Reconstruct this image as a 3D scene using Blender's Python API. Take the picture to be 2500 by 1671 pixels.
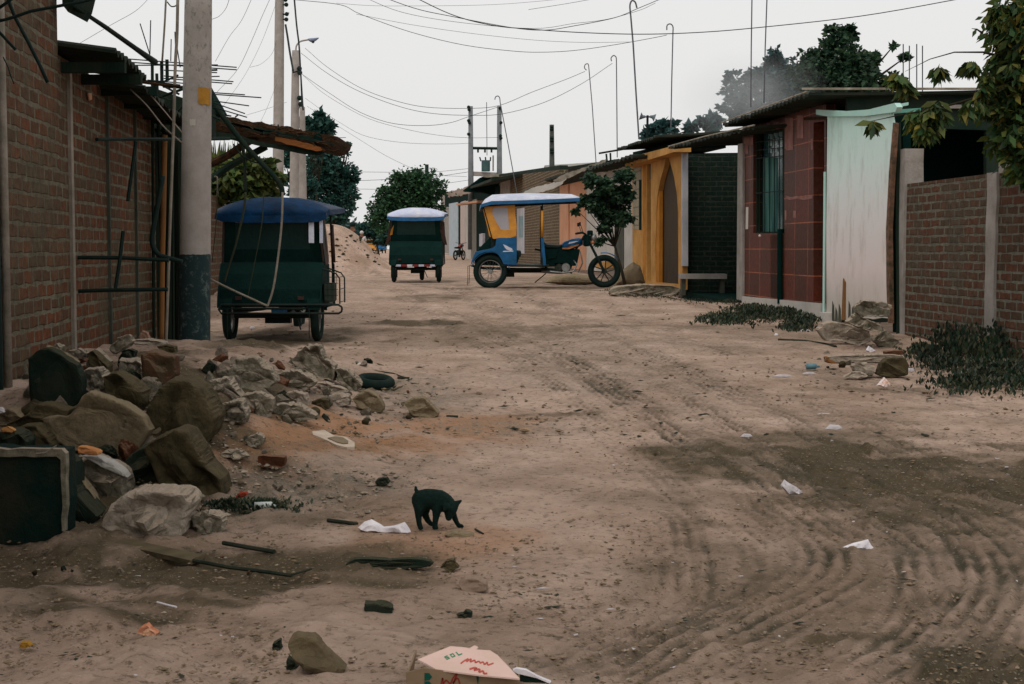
import bpy, bmesh, math, random
import numpy as np
from mathutils import Vector, Matrix, noise as mnoise
from mathutils.geometry import tessellate_polygon
scene = bpy.context.scene
for o in list(bpy.data.objects): bpy.data.objects.remove(o)
R = math.radians
rnd = random.Random(7)
HAZE=False
# ------------------------------------------------------------------ camera, sky, sun, exposure
CZ = 1.6; FPX = 3600.0; HOR = 608.0
PITCH = math.atan((835.5-HOR)/FPX)
cam_d = bpy.data.cameras.new("camera"); cam = bpy.data.objects.new("camera", cam_d)
scene.collection.objects.link(cam); scene.camera = cam
cam.location = (0,0,CZ); cam.rotation_euler = (R(90)-PITCH,0,0)
cam_d.sensor_width = 36; cam_d.lens = 36*FPX/2500; cam_d.clip_start=.05; cam_d.clip_end = 3000
cam_d.dof.use_dof=True; cam_d.dof.focus_distance=22; cam_d.dof.aperture_fstop=22
SUN_EL, SUN_ROT = R(58), R(205)
w = bpy.data.worlds.new("World"); scene.world = w; w.use_nodes = True
nt = w.node_tree; nt.nodes.clear()
sky = nt.nodes.new('ShaderNodeTexSky'); sky.sky_type='NISHITA'; sky.sun_disc=False
sky.sun_elevation=SUN_EL; sky.sun_rotation=SUN_ROT; sky.air_density=2.0; sky.dust_density=6.0; sky.ozone_density=1.0
hs = nt.nodes.new('ShaderNodeHueSaturation'); hs.inputs['Saturation'].default_value=.12
mixw = nt.nodes.new('ShaderNodeMix'); mixw.data_type='RGBA'; mixw.inputs['Factor'].default_value=.82
mixw.inputs['B'].default_value=(9.3,9.25,9.2,1)      # the even white of a closed overcast
bg = nt.nodes.new('ShaderNodeBackground'); bg.inputs['Strength'].default_value=.10
ow = nt.nodes.new('ShaderNodeOutputWorld')
nt.links.new(sky.outputs[0],hs.inputs['Color']); nt.links.new(hs.outputs[0],mixw.inputs['A'])
nt.links.new(mixw.outputs['Result'],bg.inputs['Color']); nt.links.new(bg.outputs[0],ow.inputs['Surface'])
sd = bpy.data.lights.new("sun",'SUN'); sd.energy=.9; sd.angle=R(22); sd.color=(1,.95,.88)
so = bpy.data.objects.new("sun",sd); scene.collection.objects.link(so)
def sundir(el,rot): return Vector((math.sin(rot)*math.cos(el), math.cos(rot)*math.cos(el), math.sin(el)))
so.rotation_euler = sundir(SUN_EL,SUN_ROT).to_track_quat('Z','Y').to_euler()
so.location=(0,-5,30)
scene.view_settings.view_transform='Standard'; scene.view_settings.look='None'
scene.view_settings.exposure=0.0; scene.view_settings.gamma=1
scene.cycles.max_bounces=6; scene.cycles.volume_bounces=5; scene.cycles.transparent_max_bounces=12

# ------------------------------------------------------------------ pixel <-> world helpers (photo pixels, 2500 x 1671)
cP,sP = math.cos(PITCH), math.sin(PITCH)
def ray(px,py):
    xc=(px-1250)/FPX; yc=(835.5-py)/FPX
    return Vector((xc, cP+sP*yc, -sP+cP*yc))
def at(px,py,Y):
    r=ray(px,py); k=Y/r.y; return Vector((r.x*k, Y, CZ+r.z*k))
def F(px,py,t):                       # point on the plane X = t - .0944 Y (street direction)
    r=ray(px,py); k=t/(r.x+.0944*r.y); return Vector((r.x*k, r.y*k, CZ+r.z*k))
def S(t,Y,z): return Vector((t-.0944*Y, Y, z))
def vhash(ix,iy,s):
    h=(ix.astype(np.int64)*374761393+iy.astype(np.int64)*668265263+s*982451653)&0x7fffffff
    h=((h^(h>>13))*1274126177)&0x7fffffff
    return ((h^(h>>16))&0xffff)/65535.0
def vnoise(x,y,s=0):
    x=np.asarray(x,float); y=np.asarray(y,float)
    ix=np.floor(x); iy=np.floor(y); fx=x-ix; fy=y-iy
    fx=fx*fx*(3-2*fx); fy=fy*fy*(3-2*fy)
    a=vhash(ix,iy,s); b=vhash(ix+1,iy,s); c=vhash(ix,iy+1,s); d=vhash(ix+1,iy+1,s)
    return (a*(1-fx)+b*fx)*(1-fy)+(c*(1-fx)+d*fx)*fy-.5
def fbm(x,y,sc,oc=4,s=0):
    v=0; a=1
    for i in range(oc):
        v=v+a*vnoise(x/sc+13.7*i,y/sc+7.1*i,s+i); sc=sc*.5; a*=.5
    return v
_HY=[-20,3,4.5,7.5,10.4,13,17,20,23,26,33,45,80,185,400,3000]
_HH=[1.45,1.44,1.42,1.40,1.33,1.22,1.10,.97,.83,.70,.76,.76,.70,.42,.38,.35]
def sst(x,a,b):
    t=np.clip((x-a)/(b-a),0,1); return t*t*(3-2*t)
def gh(X,Y):
    X=np.asarray(X,float); Y=np.asarray(Y,float)
    H=np.interp(Y,_HY,_HH)
    ts=X+.0944*Y
    H=H+sst(ts,4.6,5.9)*np.interp(Y,[18,26,31,38,46],[0,.25,.34,.1,0])
    H=H-.38*sst(-X,1.15,2.4)*sst(Y,7.4,9.4)*(1-sst(Y,13,15.5))
    H=H-.10*sst(-X,.2,1.6)*sst(Y,8.0,9.0)*(1-sst(Y,11,13))
    H=H-1.55*np.exp(-(((X+5.9)/1.65)**2+((Y-47)/2.6)**2)**1.3)
    return CZ-H
def ghf(X,Y): return float(gh(X,Y))
def G(px,py):
    r=ray(px,py); k=3.0
    last=k
    while k<600:
        p=r*k
        if CZ+p.z<ghf(p.x,p.y): break
        last=k; k*=1.01
    lo,hi=last,k
    for _ in range(20):
        m=(lo+hi)/2; p=r*m
        if CZ+p.z<ghf(p.x,p.y): hi=m
        else: lo=m
    p=r*hi; return Vector((p.x,p.y,CZ+p.z))
def Gv(px,py):
    xc=(px-1250)/FPX; yc=(835.5-py)/FPX; rx=xc; ry=cP+sP*yc; rz=-sP+cP*yc
    lo=np.full(px.shape,3.0); hi=np.full(px.shape,400.0); done=np.zeros(px.shape,bool); k=lo.copy()
    for _ in range(250):
        below=(CZ+rz*k<gh(rx*k,ry*k))&~done; hi=np.where(below,k,hi); done|=below; lo=np.where(done,lo,k); k=np.where(done,k,k*1.02)
        if done.all(): break
    for _ in range(16):
        m=(lo+hi)/2; b=CZ+rz*m<gh(rx*m,ry*m); hi=np.where(b,m,hi); lo=np.where(b,lo,m)
    return np.stack([rx*hi,ry*hi,gh(rx*hi,ry*hi)],-1)
def proj(X,Y,Z):
    dz=Z-CZ; fw=Y*cP-dz*sP; up=Y*sP+dz*cP
    fw=np.maximum(fw,.05)
    return 1250+FPX*X/fw, 835.5-FPX*up/fw
# ------------------------------------------------------------------ materials
def s2l(c):
    return tuple((x/12.92 if x<=.04045 else ((x+.055)/1.055)**2.4) for x in c)
def rgb(r,g,b): return s2l((r/255,g/255,b/255))+(1,)
MATS={}
def mat(name,c1,c2=None,scale=3,rough=.85,bump=.3,bscale=None,metal=0,c3=None,det=6,dist=.02,spec=.12,coords='world',rand=0,sx=1,sy=1,sz=1,w=.5):
    if name in MATS: return MATS[name]
    m=bpy.data.materials.new(name); m.use_nodes=True; n=m.node_tree; N=n.nodes; L=n.links
    b=N['Principled BSDF']; b.inputs['Roughness'].default_value=rough; b.inputs['Metallic'].default_value=metal
    b.inputs['Specular IOR Level'].default_value=spec
    if coords=='world':
        g=N.new('ShaderNodeNewGeometry').outputs['Position']
    else:
        g=N.new('ShaderNodeTexCoord').outputs['Object']
    mp=N.new('ShaderNodeMapping'); mp.inputs['Scale'].default_value=(sx,sy,sz); L.new(g,mp.inputs['Vector'])
    nz=N.new('ShaderNodeTexNoise'); nz.inputs['Scale'].default_value=scale; nz.inputs['Detail'].default_value=det; nz.inputs['Roughness'].default_value=.65
    L.new(mp.outputs[0],nz.inputs['Vector'])
    cr=N.new('ShaderNodeValToRGB'); cr.color_ramp.elements[0].position=w-.16; cr.color_ramp.elements[1].position=w+.14
    cr.color_ramp.elements[0].color=c1; cr.color_ramp.elements[1].color=c2 or c1
    if c3:
        e=cr.color_ramp.elements.new(w+.2); e.color=c3
    L.new(nz.outputs[0],cr.inputs[0])
    col=cr.outputs[0]
    if rand:
        oi=N.new('ShaderNodeObjectInfo'); mr=N.new('ShaderNodeMapRange'); mr.inputs['To Min'].default_value=1-rand; mr.inputs['To Max'].default_value=1+rand
        L.new(oi.outputs['Random'],mr.inputs[0]); h=N.new('ShaderNodeHueSaturation'); L.new(mr.outputs[0],h.inputs['Value']); L.new(col,h.inputs['Color']); col=h.outputs[0]
    L.new(col,b.inputs['Base Color'])
    if bump:
        nb=N.new('ShaderNodeTexNoise'); nb.inputs['Scale'].default_value=bscale or scale*6; nb.inputs['Detail'].default_value=8; nb.inputs['Roughness'].default_value=.7
        L.new(mp.outputs[0],nb.inputs['Vector'])
        bp=N.new('ShaderNodeBump'); bp.inputs['Strength'].default_value=bump; bp.inputs['Distance'].default_value=dist
        L.new(nb.outputs[0],bp.inputs['Height']); L.new(bp.outputs[0],b.inputs['Normal'])
    MATS[name]=m; return m
def brick(name,b1,b2,mort,bw=.25,rh=.105,ms=.017,smear=.45,smc=None,dark=None,tile=False,disp=.02):
    m=bpy.data.materials.new(name); m.use_nodes=True; n=m.node_tree; N=n.nodes; L=n.links
    b=N['Principled BSDF']; b.inputs['Roughness'].default_value=.9 if not tile else .55; b.inputs['Specular IOR Level'].default_value=.1 if not tile else .18
    g=N.new('ShaderNodeNewGeometry').outputs['Position']
    nz=N.new('ShaderNodeTexNoise'); nz.inputs['Scale'].default_value=2.2; nz.inputs['Detail'].default_value=5; L.new(g,nz.inputs['Vector'])
    sub=N.new('ShaderNodeVectorMath'); sub.operation='MULTIPLY_ADD'; sub.inputs[1].default_value=(disp*2,)*3; L.new(nz.outputs['Color'],sub.inputs[0]); L.new(g,sub.inputs[2])
    sp=N.new('ShaderNodeSeparateXYZ'); L.new(sub.outputs[0],sp.inputs[0])
    ad=N.new('ShaderNodeMath'); L.new(sp.outputs['X'],ad.inputs[0]); L.new(sp.outputs['Y'],ad.inputs[1])
    cb=N.new('ShaderNodeCombineXYZ'); L.new(ad.outputs[0],cb.inputs['X']); L.new(sp.outputs['Z'],cb.inputs['Y'])
    bt=N.new('ShaderNodeTexBrick'); bt.inputs['Scale'].default_value=1; bt.inputs['Brick Width'].default_value=bw; bt.inputs['Row Height'].default_value=rh
    bt.inputs['Mortar Size'].default_value=ms; bt.inputs['Mortar Smooth'].default_value=.4
    if not tile:
        mm=N.new('ShaderNodeMapRange'); mm.inputs['From Min'].default_value=.3; mm.inputs['From Max'].default_value=.7; mm.inputs['To Min'].default_value=ms*.3; mm.inputs['To Max'].default_value=ms*1.7; nn=N.new('ShaderNodeTexNoise'); nn.inputs['Scale'].default_value=6; nn.inputs['Detail'].default_value=5; L.new(g,nn.inputs['Vector']); L.new(nn.outputs[0],mm.inputs[0]); L.new(mm.outputs[0],bt.inputs['Mortar Size']); bt.inputs['Bias'].default_value=-.1
    bt.offset=0 if tile else .5
    bt.inputs['Color1'].default_value=b1; bt.inputs['Color2'].default_value=b2; bt.inputs['Mortar'].default_value=mort
    L.new(cb.outputs[0],bt.inputs['Vector'])
    n2=N.new('ShaderNodeTexNoise'); n2.inputs['Scale'].default_value=1.1; n2.inputs['Detail'].default_value=9; n2.inputs['Roughness'].default_value=.7; L.new(g,n2.inputs['Vector'])
    cr=N.new('ShaderNodeValToRGB'); cr.color_ramp.elements[0].position=.46; cr.color_ramp.elements[1].position=.62
    L.new(n2.outputs[0],cr.inputs[0])
    ml=N.new('ShaderNodeMath'); ml.operation='MULTIPLY'; ml.inputs[1].default_value=smear; L.new(cr.outputs[0],ml.inputs[0])
    mx=N.new('ShaderNodeMix'); mx.data_type='RGBA'; L.new(ml.outputs[0],mx.inputs['Factor']); L.new(bt.outputs['Color'],mx.inputs['A']); mx.inputs['B'].default_value=smc or mort
    n3=N.new('ShaderNodeTexNoise'); n3.inputs['Scale'].default_value=14; n3.inputs['Detail'].default_value=8; n3.inputs['Roughness'].default_value=.75; L.new(g,n3.inputs['Vector'])
    mr=N.new('ShaderNodeMapRange'); mr.inputs['From Min'].default_value=.3; mr.inputs['From Max'].default_value=.7; mr.inputs['To Min'].default_value=.55; mr.inputs['To Max'].default_value=1.35; L.new(n3.outputs[0],mr.inputs[0])
    hsv=N.new('ShaderNodeHueSaturation'); L.new(mx.outputs['Result'],hsv.inputs['Color']); L.new(mr.outputs[0],hsv.inputs['Value'])
    L.new(hsv.outputs[0],b.inputs['Base Color'])
    iv=N.new('ShaderNodeMath'); iv.operation='MULTIPLY_ADD'; iv.inputs[1].default_value=-1.0; L.new(bt.outputs['Fac'],iv.inputs[0]); L.new(n3.outputs[0],iv.inputs[2])
    bp=N.new('ShaderNodeBump'); bp.inputs['Strength'].default_value=.7 if not tile else .3; bp.inputs['Distance'].default_value=.02; L.new(iv.outputs[0],bp.inputs['Height']); L.new(bp.outputs[0],b.inputs['Normal'])
    return m
# ------------------------------------------------------------------ object helpers
COL=scene.collection
def link(name,me,m=None,parent=None,smooth=False):
    o=bpy.data.objects.new(name,me); COL.objects.link(o)
    if m:
        me.materials.clear(); me.materials.append(m)
    if parent: o.parent=parent; o.matrix_parent_inverse=parent.matrix_basis.inverted() if parent.get('_w') else Matrix()
    if smooth:
        me.polygons.foreach_set('use_smooth',[True]*len(me.polygons))
    return o
def tag(o,label,cat,group=None,kind=None):
    if label: o['label']=label
    if cat: o['category']=cat
    if group: o['group']=group
    if kind: o['kind']=kind
    return o
def thing(name,label,cat,loc,group=None,rz=0,world=True):
    """an Empty at the thing's base; world=True: its parts are given in world coordinates"""
    o=bpy.data.objects.new(name,None); COL.objects.link(o); o.location=loc; o.rotation_euler=(0,0,rz); o.empty_display_size=.2
    o.matrix_basis=Matrix.Translation(Vector(loc))@Matrix.Rotation(rz,4,'Z')
    tag(o,label,cat,group)
    if world: o['_w']=1
    return o
class MB:
    def __init__(s): s.v=[]; s.f=[]
    def add(s,vs,fs):
        k=len(s.v); s.v+= [tuple(v) for v in vs]; s.f+=[tuple(i+k for i in f) for f in fs]; return s
    def box(s,c,d,rot=None):
        hx,hy,hz=d[0]/2,d[1]/2,d[2]/2
        vs=[Vector((x*hx,y*hy,z*hz)) for x in(-1,1) for y in(-1,1) for z in(-1,1)]
        if rot is not None: vs=[rot@v for v in vs]
        vs=[v+Vector(c) for v in vs]
        return s.add(vs,[(0,1,3,2),(4,6,7,5),(0,4,5,1),(2,3,7,6),(0,2,6,4),(1,5,7,3)])
    def tube(s,pts,r,n=8,caps=True):
        pts=[Vector(p) for p in pts]; m=len(pts)
        if m<2: return s
        if not hasattr(r,'__len__'): r=[r]*m
        vs=[]; fs=[]; up=None
        for i,p in enumerate(pts):
            t=(pts[min(i+1,m-1)]-pts[max(i-1,0)])
            if t.length<1e-9: t=Vector((0,0,1))
            t.normalize()
            if up is None:
                up=Vector((0,0,1)) if abs(t.z)<.9 else Vector((1,0,0))
            a=t.cross(up)
            if a.length<1e-5: a=t.cross(Vector((0,1,.1)))
            a.normalize(); b=a.cross(t).normalized(); up=b
            for j in range(n):
                q=2*math.pi*j/n; vs.append(p+(a*math.cos(q)+b*math.sin(q))*r[i])
        for i in range(m-1):
            for j in range(n):
                j2=(j+1)%n; fs.append((i*n+j,i*n+j2,(i+1)*n+j2,(i+1)*n+j))
        if caps:
            fs.append(tuple(range(n-1,-1,-1))); fs.append(tuple((m-1)*n+j for j in range(n)))
        return s.add(vs,fs)
    def cyl(s,a,b,r,n=16): return s.tube([a,b],r,n)
    def torus(s,c,ax,R0,r0,n=28,k=8,sq=1):
        c=Vector(c); ax=Vector(ax).normalized(); u=ax.orthogonal().normalized(); v=ax.cross(u)
        vs=[];fs=[]
        for i in range(n):
            q=2*math.pi*i/n; d=u*math.cos(q)+v*math.sin(q)
            for j in range(k):
                p=2*math.pi*j/k; vs.append(c+d*(R0+r0*math.cos(p))+ax*(r0*sq*math.sin(p)))
        for i in range(n):
            for j in range(k):
                fs.append((i*k+j,((i+1)%n)*k+j,((i+1)%n)*k+(j+1)%k,i*k+(j+1)%k))
        return s.add(vs,fs)
    def prism(s,outer,vec,holes=()):
        outer=[Vector(p) for p in outer]; holes=[[Vector(p) for p in h] for h in holes]; vec=Vector(vec)
        loops=[outer]+holes; allp=[p for l in loops for p in l]; n=len(allp)
        tri=tessellate_polygon(loops)
        fs=[tuple(t) for t in tri]+[tuple(i+n for i in reversed(t)) for t in tri]
        k=0
        for l in loops:
            m=len(l)
            for i in range(m):
                j=(i+1)%m; fs.append((k+i,k+j,k+j+n,k+i+n))
            k+=m
        return s.add(allp+[p+vec for p in allp],fs)
    def sphere(s,c,r,nu=10,nv=7,sc=(1,1,1)):
        vs=[];fs=[]
        for i in range(nv+1):
            t=math.pi*i/nv
            for j in range(nu):
                q=2*math.pi*j/nu
                vs.append((c[0]+r*sc[0]*math.sin(t)*math.cos(q),c[1]+r*sc[1]*math.sin(t)*math.sin(q),c[2]+r*sc[2]*math.cos(t)))
        for i in range(nv):
            for j in range(nu):
                fs.append((i*nu+j,(i+1)*nu+j,(i+1)*nu+(j+1)%nu,i*nu+(j+1)%nu))
        return s.add(vs,fs)
    def build(s,name,m,parent=None,smooth=False,bevel=0,origin=None,fix=True):
        me=bpy.data.meshes.new(name)
        vs=s.v
        if origin is not None: vs=[(v[0]-origin[0],v[1]-origin[1],v[2]-origin[2]) for v in vs]
        me.from_pydata(vs,[],s.f)
        if fix:
            bm=bmesh.new(); bm.from_mesh(me); bmesh.ops.remove_doubles(bm,verts=bm.verts,dist=1e-5); bmesh.ops.recalc_face_normals(bm,faces=bm.faces); bm.to_mesh(me); bm.free()
        me.update()
        o=link(name,me,m,parent,smooth)
        if origin is not None: o.location=origin
        if bevel:
            md=o.modifiers.new('bevel','BEVEL'); md.width=bevel; md.segments=2; md.limit_method='ANGLE'
        return o
def sag(a,b,d,n=24):
    return [a.lerp(b,i/n)-Vector((0,0,d*4*(i/n)*(1-i/n))) for i in range(n+1)]
def smoothline(pts,n=8):
    """Catmull-Rom through points"""
    P=[Vector(p) for p in pts]; P=[P[0]*2-P[1]]+P+[P[-1]*2-P[-2]]; out=[]
    for i in range(1,len(P)-2):
        for k in range(n):
            t=k/n; a,b,c,d=P[i-1],P[i],P[i+1],P[i+2]
            out.append(.5*((2*b)+(c-a)*t+(2*a-5*b+4*c-d)*t*t+(3*b-a-3*c+d)*t**3))
    out.append(P[-2]); return out
# ------------------------------------------------------------------ ground
def polydist(X,Y,line):
    best=np.full(X.shape,1e9); sg=np.zeros(X.shape); al=np.zeros(X.shape); acc=0
    for (x0,y0),(x1,y1) in zip(line[:-1],line[1:]):
        dx,dy=x1-x0,y1-y0; l2=dx*dx+dy*dy+1e-12
        t=np.clip(((X-x0)*dx+(Y-y0)*dy)/l2,0,1)
        ex=X-(x0+t*dx); ey=Y-(y0+t*dy); d=np.hypot(ex,ey)
        m=d<best; best=np.where(m,d,best); sg=np.where(m,np.sign(dx*ey-dy*ex),sg); al=np.where(m,acc+t*math.sqrt(l2),al); acc+=math.sqrt(l2)
    return best*sg,al,acc
def build_ground():
    rows=[-30,-15,-8,-4,-1,1,2,2.8]
    y=3.4
    while y<32: rows.append(y); y*=1.0042
    while y<420: rows.append(y); y*=1.013
    rows+=[600,1000,1800,2600]
    ncol=470
    u=np.linspace(-1,1,ncol); ext=np.array([.02,.06,.15,.3,.6,1.0])
    V=[];
    rows=np.array(rows); nr=len(rows)
    half=np.where(rows<3,3.0,.40*rows+1.6)
    inner=u[None,:]*half[:,None]
    out=900.0
    L_=-half[:,None]-ext[::-1][None,:]*out; R_=half[:,None]+ext[None,:]*out
    X=np.concatenate([L_,inner,R_],1); nc=X.shape[1]; Y=np.repeat(rows[:,None],nc,1)
    Z=gh(X,Y)
    px,py=proj(X,Y,Z)
    # soft masks laid out over the place
    wob=fbm(X,Y,.9,5,3)+.55*fbm(X,Y,.22,4,43)
    def blob(cx,cy,rx,ry,st=1.0):
        d=((px-cx)/rx)**2+((py-cy)/ry)**2
        return st*np.clip(1.25-d+wob*1.5,0,1)
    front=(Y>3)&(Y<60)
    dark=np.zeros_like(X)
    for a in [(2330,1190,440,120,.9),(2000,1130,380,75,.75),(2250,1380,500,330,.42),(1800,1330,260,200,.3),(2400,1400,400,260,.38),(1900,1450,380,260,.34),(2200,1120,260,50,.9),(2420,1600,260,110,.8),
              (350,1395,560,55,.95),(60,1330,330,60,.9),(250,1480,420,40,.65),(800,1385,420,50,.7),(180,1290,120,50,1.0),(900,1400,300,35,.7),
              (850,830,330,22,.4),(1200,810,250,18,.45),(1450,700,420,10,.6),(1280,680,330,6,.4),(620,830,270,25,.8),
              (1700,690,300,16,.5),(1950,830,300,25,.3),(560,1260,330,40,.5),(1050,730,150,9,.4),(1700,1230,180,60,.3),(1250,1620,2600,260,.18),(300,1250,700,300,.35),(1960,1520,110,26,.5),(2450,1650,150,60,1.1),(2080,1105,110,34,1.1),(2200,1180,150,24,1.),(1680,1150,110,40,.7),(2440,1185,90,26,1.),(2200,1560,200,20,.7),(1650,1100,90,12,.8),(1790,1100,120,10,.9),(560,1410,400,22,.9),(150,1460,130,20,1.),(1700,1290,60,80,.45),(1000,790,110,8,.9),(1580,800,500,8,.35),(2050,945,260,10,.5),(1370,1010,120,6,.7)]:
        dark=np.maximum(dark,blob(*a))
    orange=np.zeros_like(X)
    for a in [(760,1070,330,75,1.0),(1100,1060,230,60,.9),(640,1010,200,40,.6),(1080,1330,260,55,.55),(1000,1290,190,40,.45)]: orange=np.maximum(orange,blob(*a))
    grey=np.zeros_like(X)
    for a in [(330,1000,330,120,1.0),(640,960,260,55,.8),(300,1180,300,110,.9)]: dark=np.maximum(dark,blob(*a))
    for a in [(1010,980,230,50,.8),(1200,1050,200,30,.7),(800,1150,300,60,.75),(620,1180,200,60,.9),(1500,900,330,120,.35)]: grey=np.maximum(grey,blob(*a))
    # fine relief
    near=np.clip((60-Y)/50,0,1)*(Y>2)
    Z=Z+near*(.035*fbm(X,Y,1.6,3,11)+.040*fbm(X,Y,.33,5,21)*(.6+1.0*np.clip(-X-.2,0,1.2)*(Y<15)))
    lump=np.clip(fbm(X,Y,.10,3,31)-.12,0,1); Z=Z+near*.05*lump*(.4+dark+grey)
    # tyre tracks (photo points dropped on the ground, bands of parallel ridges)
    tracks=[([(1340,850),(1560,990),(1760,1120),(1928,1240),(1992,1291),(2031,1342),(2035,1394),(1992,1449),(1885,1501),(1757,1556),(1586,1642),(1480,1690)],.23,.011,.115,1),
            ([(1560,1230),(1650,1270),(1688,1342),(1684,1406),(1641,1483),(1560,1545),(1420,1630)],.15,.010,.10,.8),
            ([(1650,960),(1850,1090),(2060,1215),(2167,1282),(2249,1342),(2283,1428),(2249,1513),(2142,1590),(2013,1655)],.17,.009,.105,.9),
            ([(1880,1080),(2120,1180),(2313,1274),(2398,1342),(2441,1428),(2377,1535),(2270,1620),(2142,1700)],.20,.010,.11,1),
            ([(2030,1070),(2230,1130),(2400,1200),(2600,1260)],.17,.016,.13,1),
            ([(2500,1400),(2400,1600),(2300,1700)],.15,.01,.11,.8),
            ([(1000,740),(1100,800),(1300,900),(1500,1050),(1650,1200),(1800,1290),(1850,1400),(1760,1480),(1600,1560),(1300,1680)],.16,.008,.1,.7),
            ([(1120,760),(1330,880),(1600,1000),(1900,1090),(2300,1120)],.16,.007,.12,.6),
            ([(980,690),(1250,800),(1500,950),(1750,1100),(1900,1180)],.16,.007,.12,.6),
            ([(1230,700),(1420,790),(1700,900),(2050,1000),(2400,1090)],.18,.008,.12,.6),
            ([(900,640),(960,680),(1150,730),(1500,800),(1900,890),(2500,1010)],.25,.012,.16,.6),
            ([(860,650),(900,690),(1000,720),(1200,800)],.25,.015,.18,.5),
            ([(0,1400),(400,1440),(800,1460),(1200,1530),(1600,1560),(2000,1500)],.12,.006,.09,.4),
            ([(0,1470),(500,1510),(900,1560),(1300,1640)],.12,.006,.09,.4)]
    rut=np.zeros_like(X)
    mask=(Y>3)&(Y<60)&(np.abs(X)<.5*Y+2)
    xs=X[mask]; ys=Y[mask]; dz=np.zeros_like(xs); rr=np.zeros_like(xs); sk=.5+.8*fbm(xs,ys,.3,5,77)
    for pts,bw,am,per,st in tracks:
        gp=[G(a,b) for a,b in pts]; ln=[(p.x,p.y) for p in smoothline([Vector((p.x,p.y,0)) for p in gp],5)]
        for sh,stt in ((0,1.0),(.95,.75)):
            d,al,tot=polydist(xs,ys,ln); d=d-sh
            wd=np.exp(-(d/(bw*3))**2)*(sh==0); sk=sk*(1-wd)+wd*np.clip(.5+1.5*vnoise(al*1.3,d*10,91)+.6*fbm(xs,ys,.12,4,92),0,1.3)
            d=d+.10*vnoise(al*.9,al*0+sh*7,5)+.012*vnoise(xs*9,ys*9,15)
            env=np.exp(-(d/bw)**4)*np.clip(al/.3,0,1)*np.clip((tot-al)/.3,0,1)*(.25+1.3*np.clip(vnoise(al*1.6,d*7,8)+.5,0,1))
            pr=np.cos(2*math.pi*d/(per*.70)+1.3*vnoise(al*1.1,d*3,33))
            dz+=.80*st*stt*env*am*(pr-.6)*(.5+.9*np.clip(vnoise(al*3,d*9,12)+.5,0,1)); rr=np.maximum(rr,st*stt*env*np.clip(.30-pr*.55+1.5*vnoise(al*2.2,d*11,61)+1.0*fbm(xs,ys,.10,4,9),0,1))
    Z[mask]+=dz; rut[mask]=rr
    me=bpy.data.meshes.new('ground')
    nv=nr*nc; co=np.stack([X,Y,Z],-1).reshape(-1,3).astype(np.float32)
    i=np.arange(nr-1)[:,None]*nc+np.arange(nc-1)[None,:]; q=np.stack([i,i+1,i+nc+1,i+nc],-1).reshape(-1)
    me.vertices.add(nv); me.vertices.foreach_set('co',co.ravel()); nf=(nr-1)*(nc-1)
    me.loops.add(nf*4); me.loops.foreach_set('vertex_index',q.astype(np.int32)); me.polygons.add(nf)
    me.polygons.foreach_set('loop_start',np.arange(0,nf*4,4,dtype=np.int32)); me.polygons.foreach_set('loop_total',np.full(nf,4,dtype=np.int32))
    me.polygons.foreach_set('use_smooth',np.ones(nf,dtype=bool)); me.update(calc_edges=True)
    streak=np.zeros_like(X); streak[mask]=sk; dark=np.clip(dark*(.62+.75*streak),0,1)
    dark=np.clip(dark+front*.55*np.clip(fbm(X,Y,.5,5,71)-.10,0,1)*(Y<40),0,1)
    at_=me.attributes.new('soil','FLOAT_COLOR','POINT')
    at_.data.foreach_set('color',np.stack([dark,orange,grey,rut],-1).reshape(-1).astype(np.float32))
    m=bpy.data.materials.new('dirt'); m.use_nodes=True; n=m.node_tree; N=n.nodes; L=n.links; b=N['Principled BSDF']
    b.inputs['Roughness'].default_value=.95; b.inputs['Specular IOR Level'].default_value=.15
    g=N.new('ShaderNodeNewGeometry').outputs['Position']
    a=N.new('ShaderNodeAttribute'); a.attribute_name='soil'; se=N.new('ShaderNodeSeparateColor'); L.new(a.outputs['Color'],se.inputs[0])
    def noise(sc,de=8,ro=.7):
        k=N.new('ShaderNodeTexNoise'); k.inputs['Scale'].default_value=sc; k.inputs['Detail'].default_value=de; k.inputs['Roughness'].default_value=ro; L.new(g,k.inputs['Vector']); return k.outputs[0]
    def ramp(x,p0,p1,c0=(0,0,0,1),c1=(1,1,1,1)):
        k=N.new('ShaderNodeValToRGB'); k.color_ramp.elements[0].position=p0; k.color_ramp.elements[1].position=p1; k.color_ramp.elements[0].color=c0; k.color_ramp.elements[1].color=c1; L.new(x,k.inputs[0]); return k.outputs[0]
    def mix(f,A,B):
        k=N.new('ShaderNodeMix'); k.data_type='RGBA'
        if isinstance(f,float): k.inputs['Factor'].default_value=f
        else: L.new(f,k.inputs['Factor'])
        for nm,x in (('A',A),('B',B)):
            if isinstance(x,tuple): k.inputs[nm].default_value=x
            else: L.new(x,k.inputs[nm])
        return k.outputs['Result']
    def mul(x,k_):
        k=N.new('ShaderNodeMath'); k.operation='MULTIPLY'; L.new(x,k.inputs[0])
        if isinstance(k_,float): k.inputs[1].default_value=k_
        else: L.new(k_,k.inputs[1])
        k.use_clamp=True; return k.outputs[0]
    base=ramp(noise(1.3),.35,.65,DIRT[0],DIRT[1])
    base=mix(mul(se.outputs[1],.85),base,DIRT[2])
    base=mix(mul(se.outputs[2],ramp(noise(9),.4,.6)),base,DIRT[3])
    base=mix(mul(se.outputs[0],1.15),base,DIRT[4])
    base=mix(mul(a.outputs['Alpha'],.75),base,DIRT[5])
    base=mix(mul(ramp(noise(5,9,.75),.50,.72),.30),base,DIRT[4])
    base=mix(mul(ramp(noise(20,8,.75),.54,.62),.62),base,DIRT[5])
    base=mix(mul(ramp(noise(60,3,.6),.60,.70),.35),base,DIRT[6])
    L.new(base,b.inputs['Base Color'])
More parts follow.
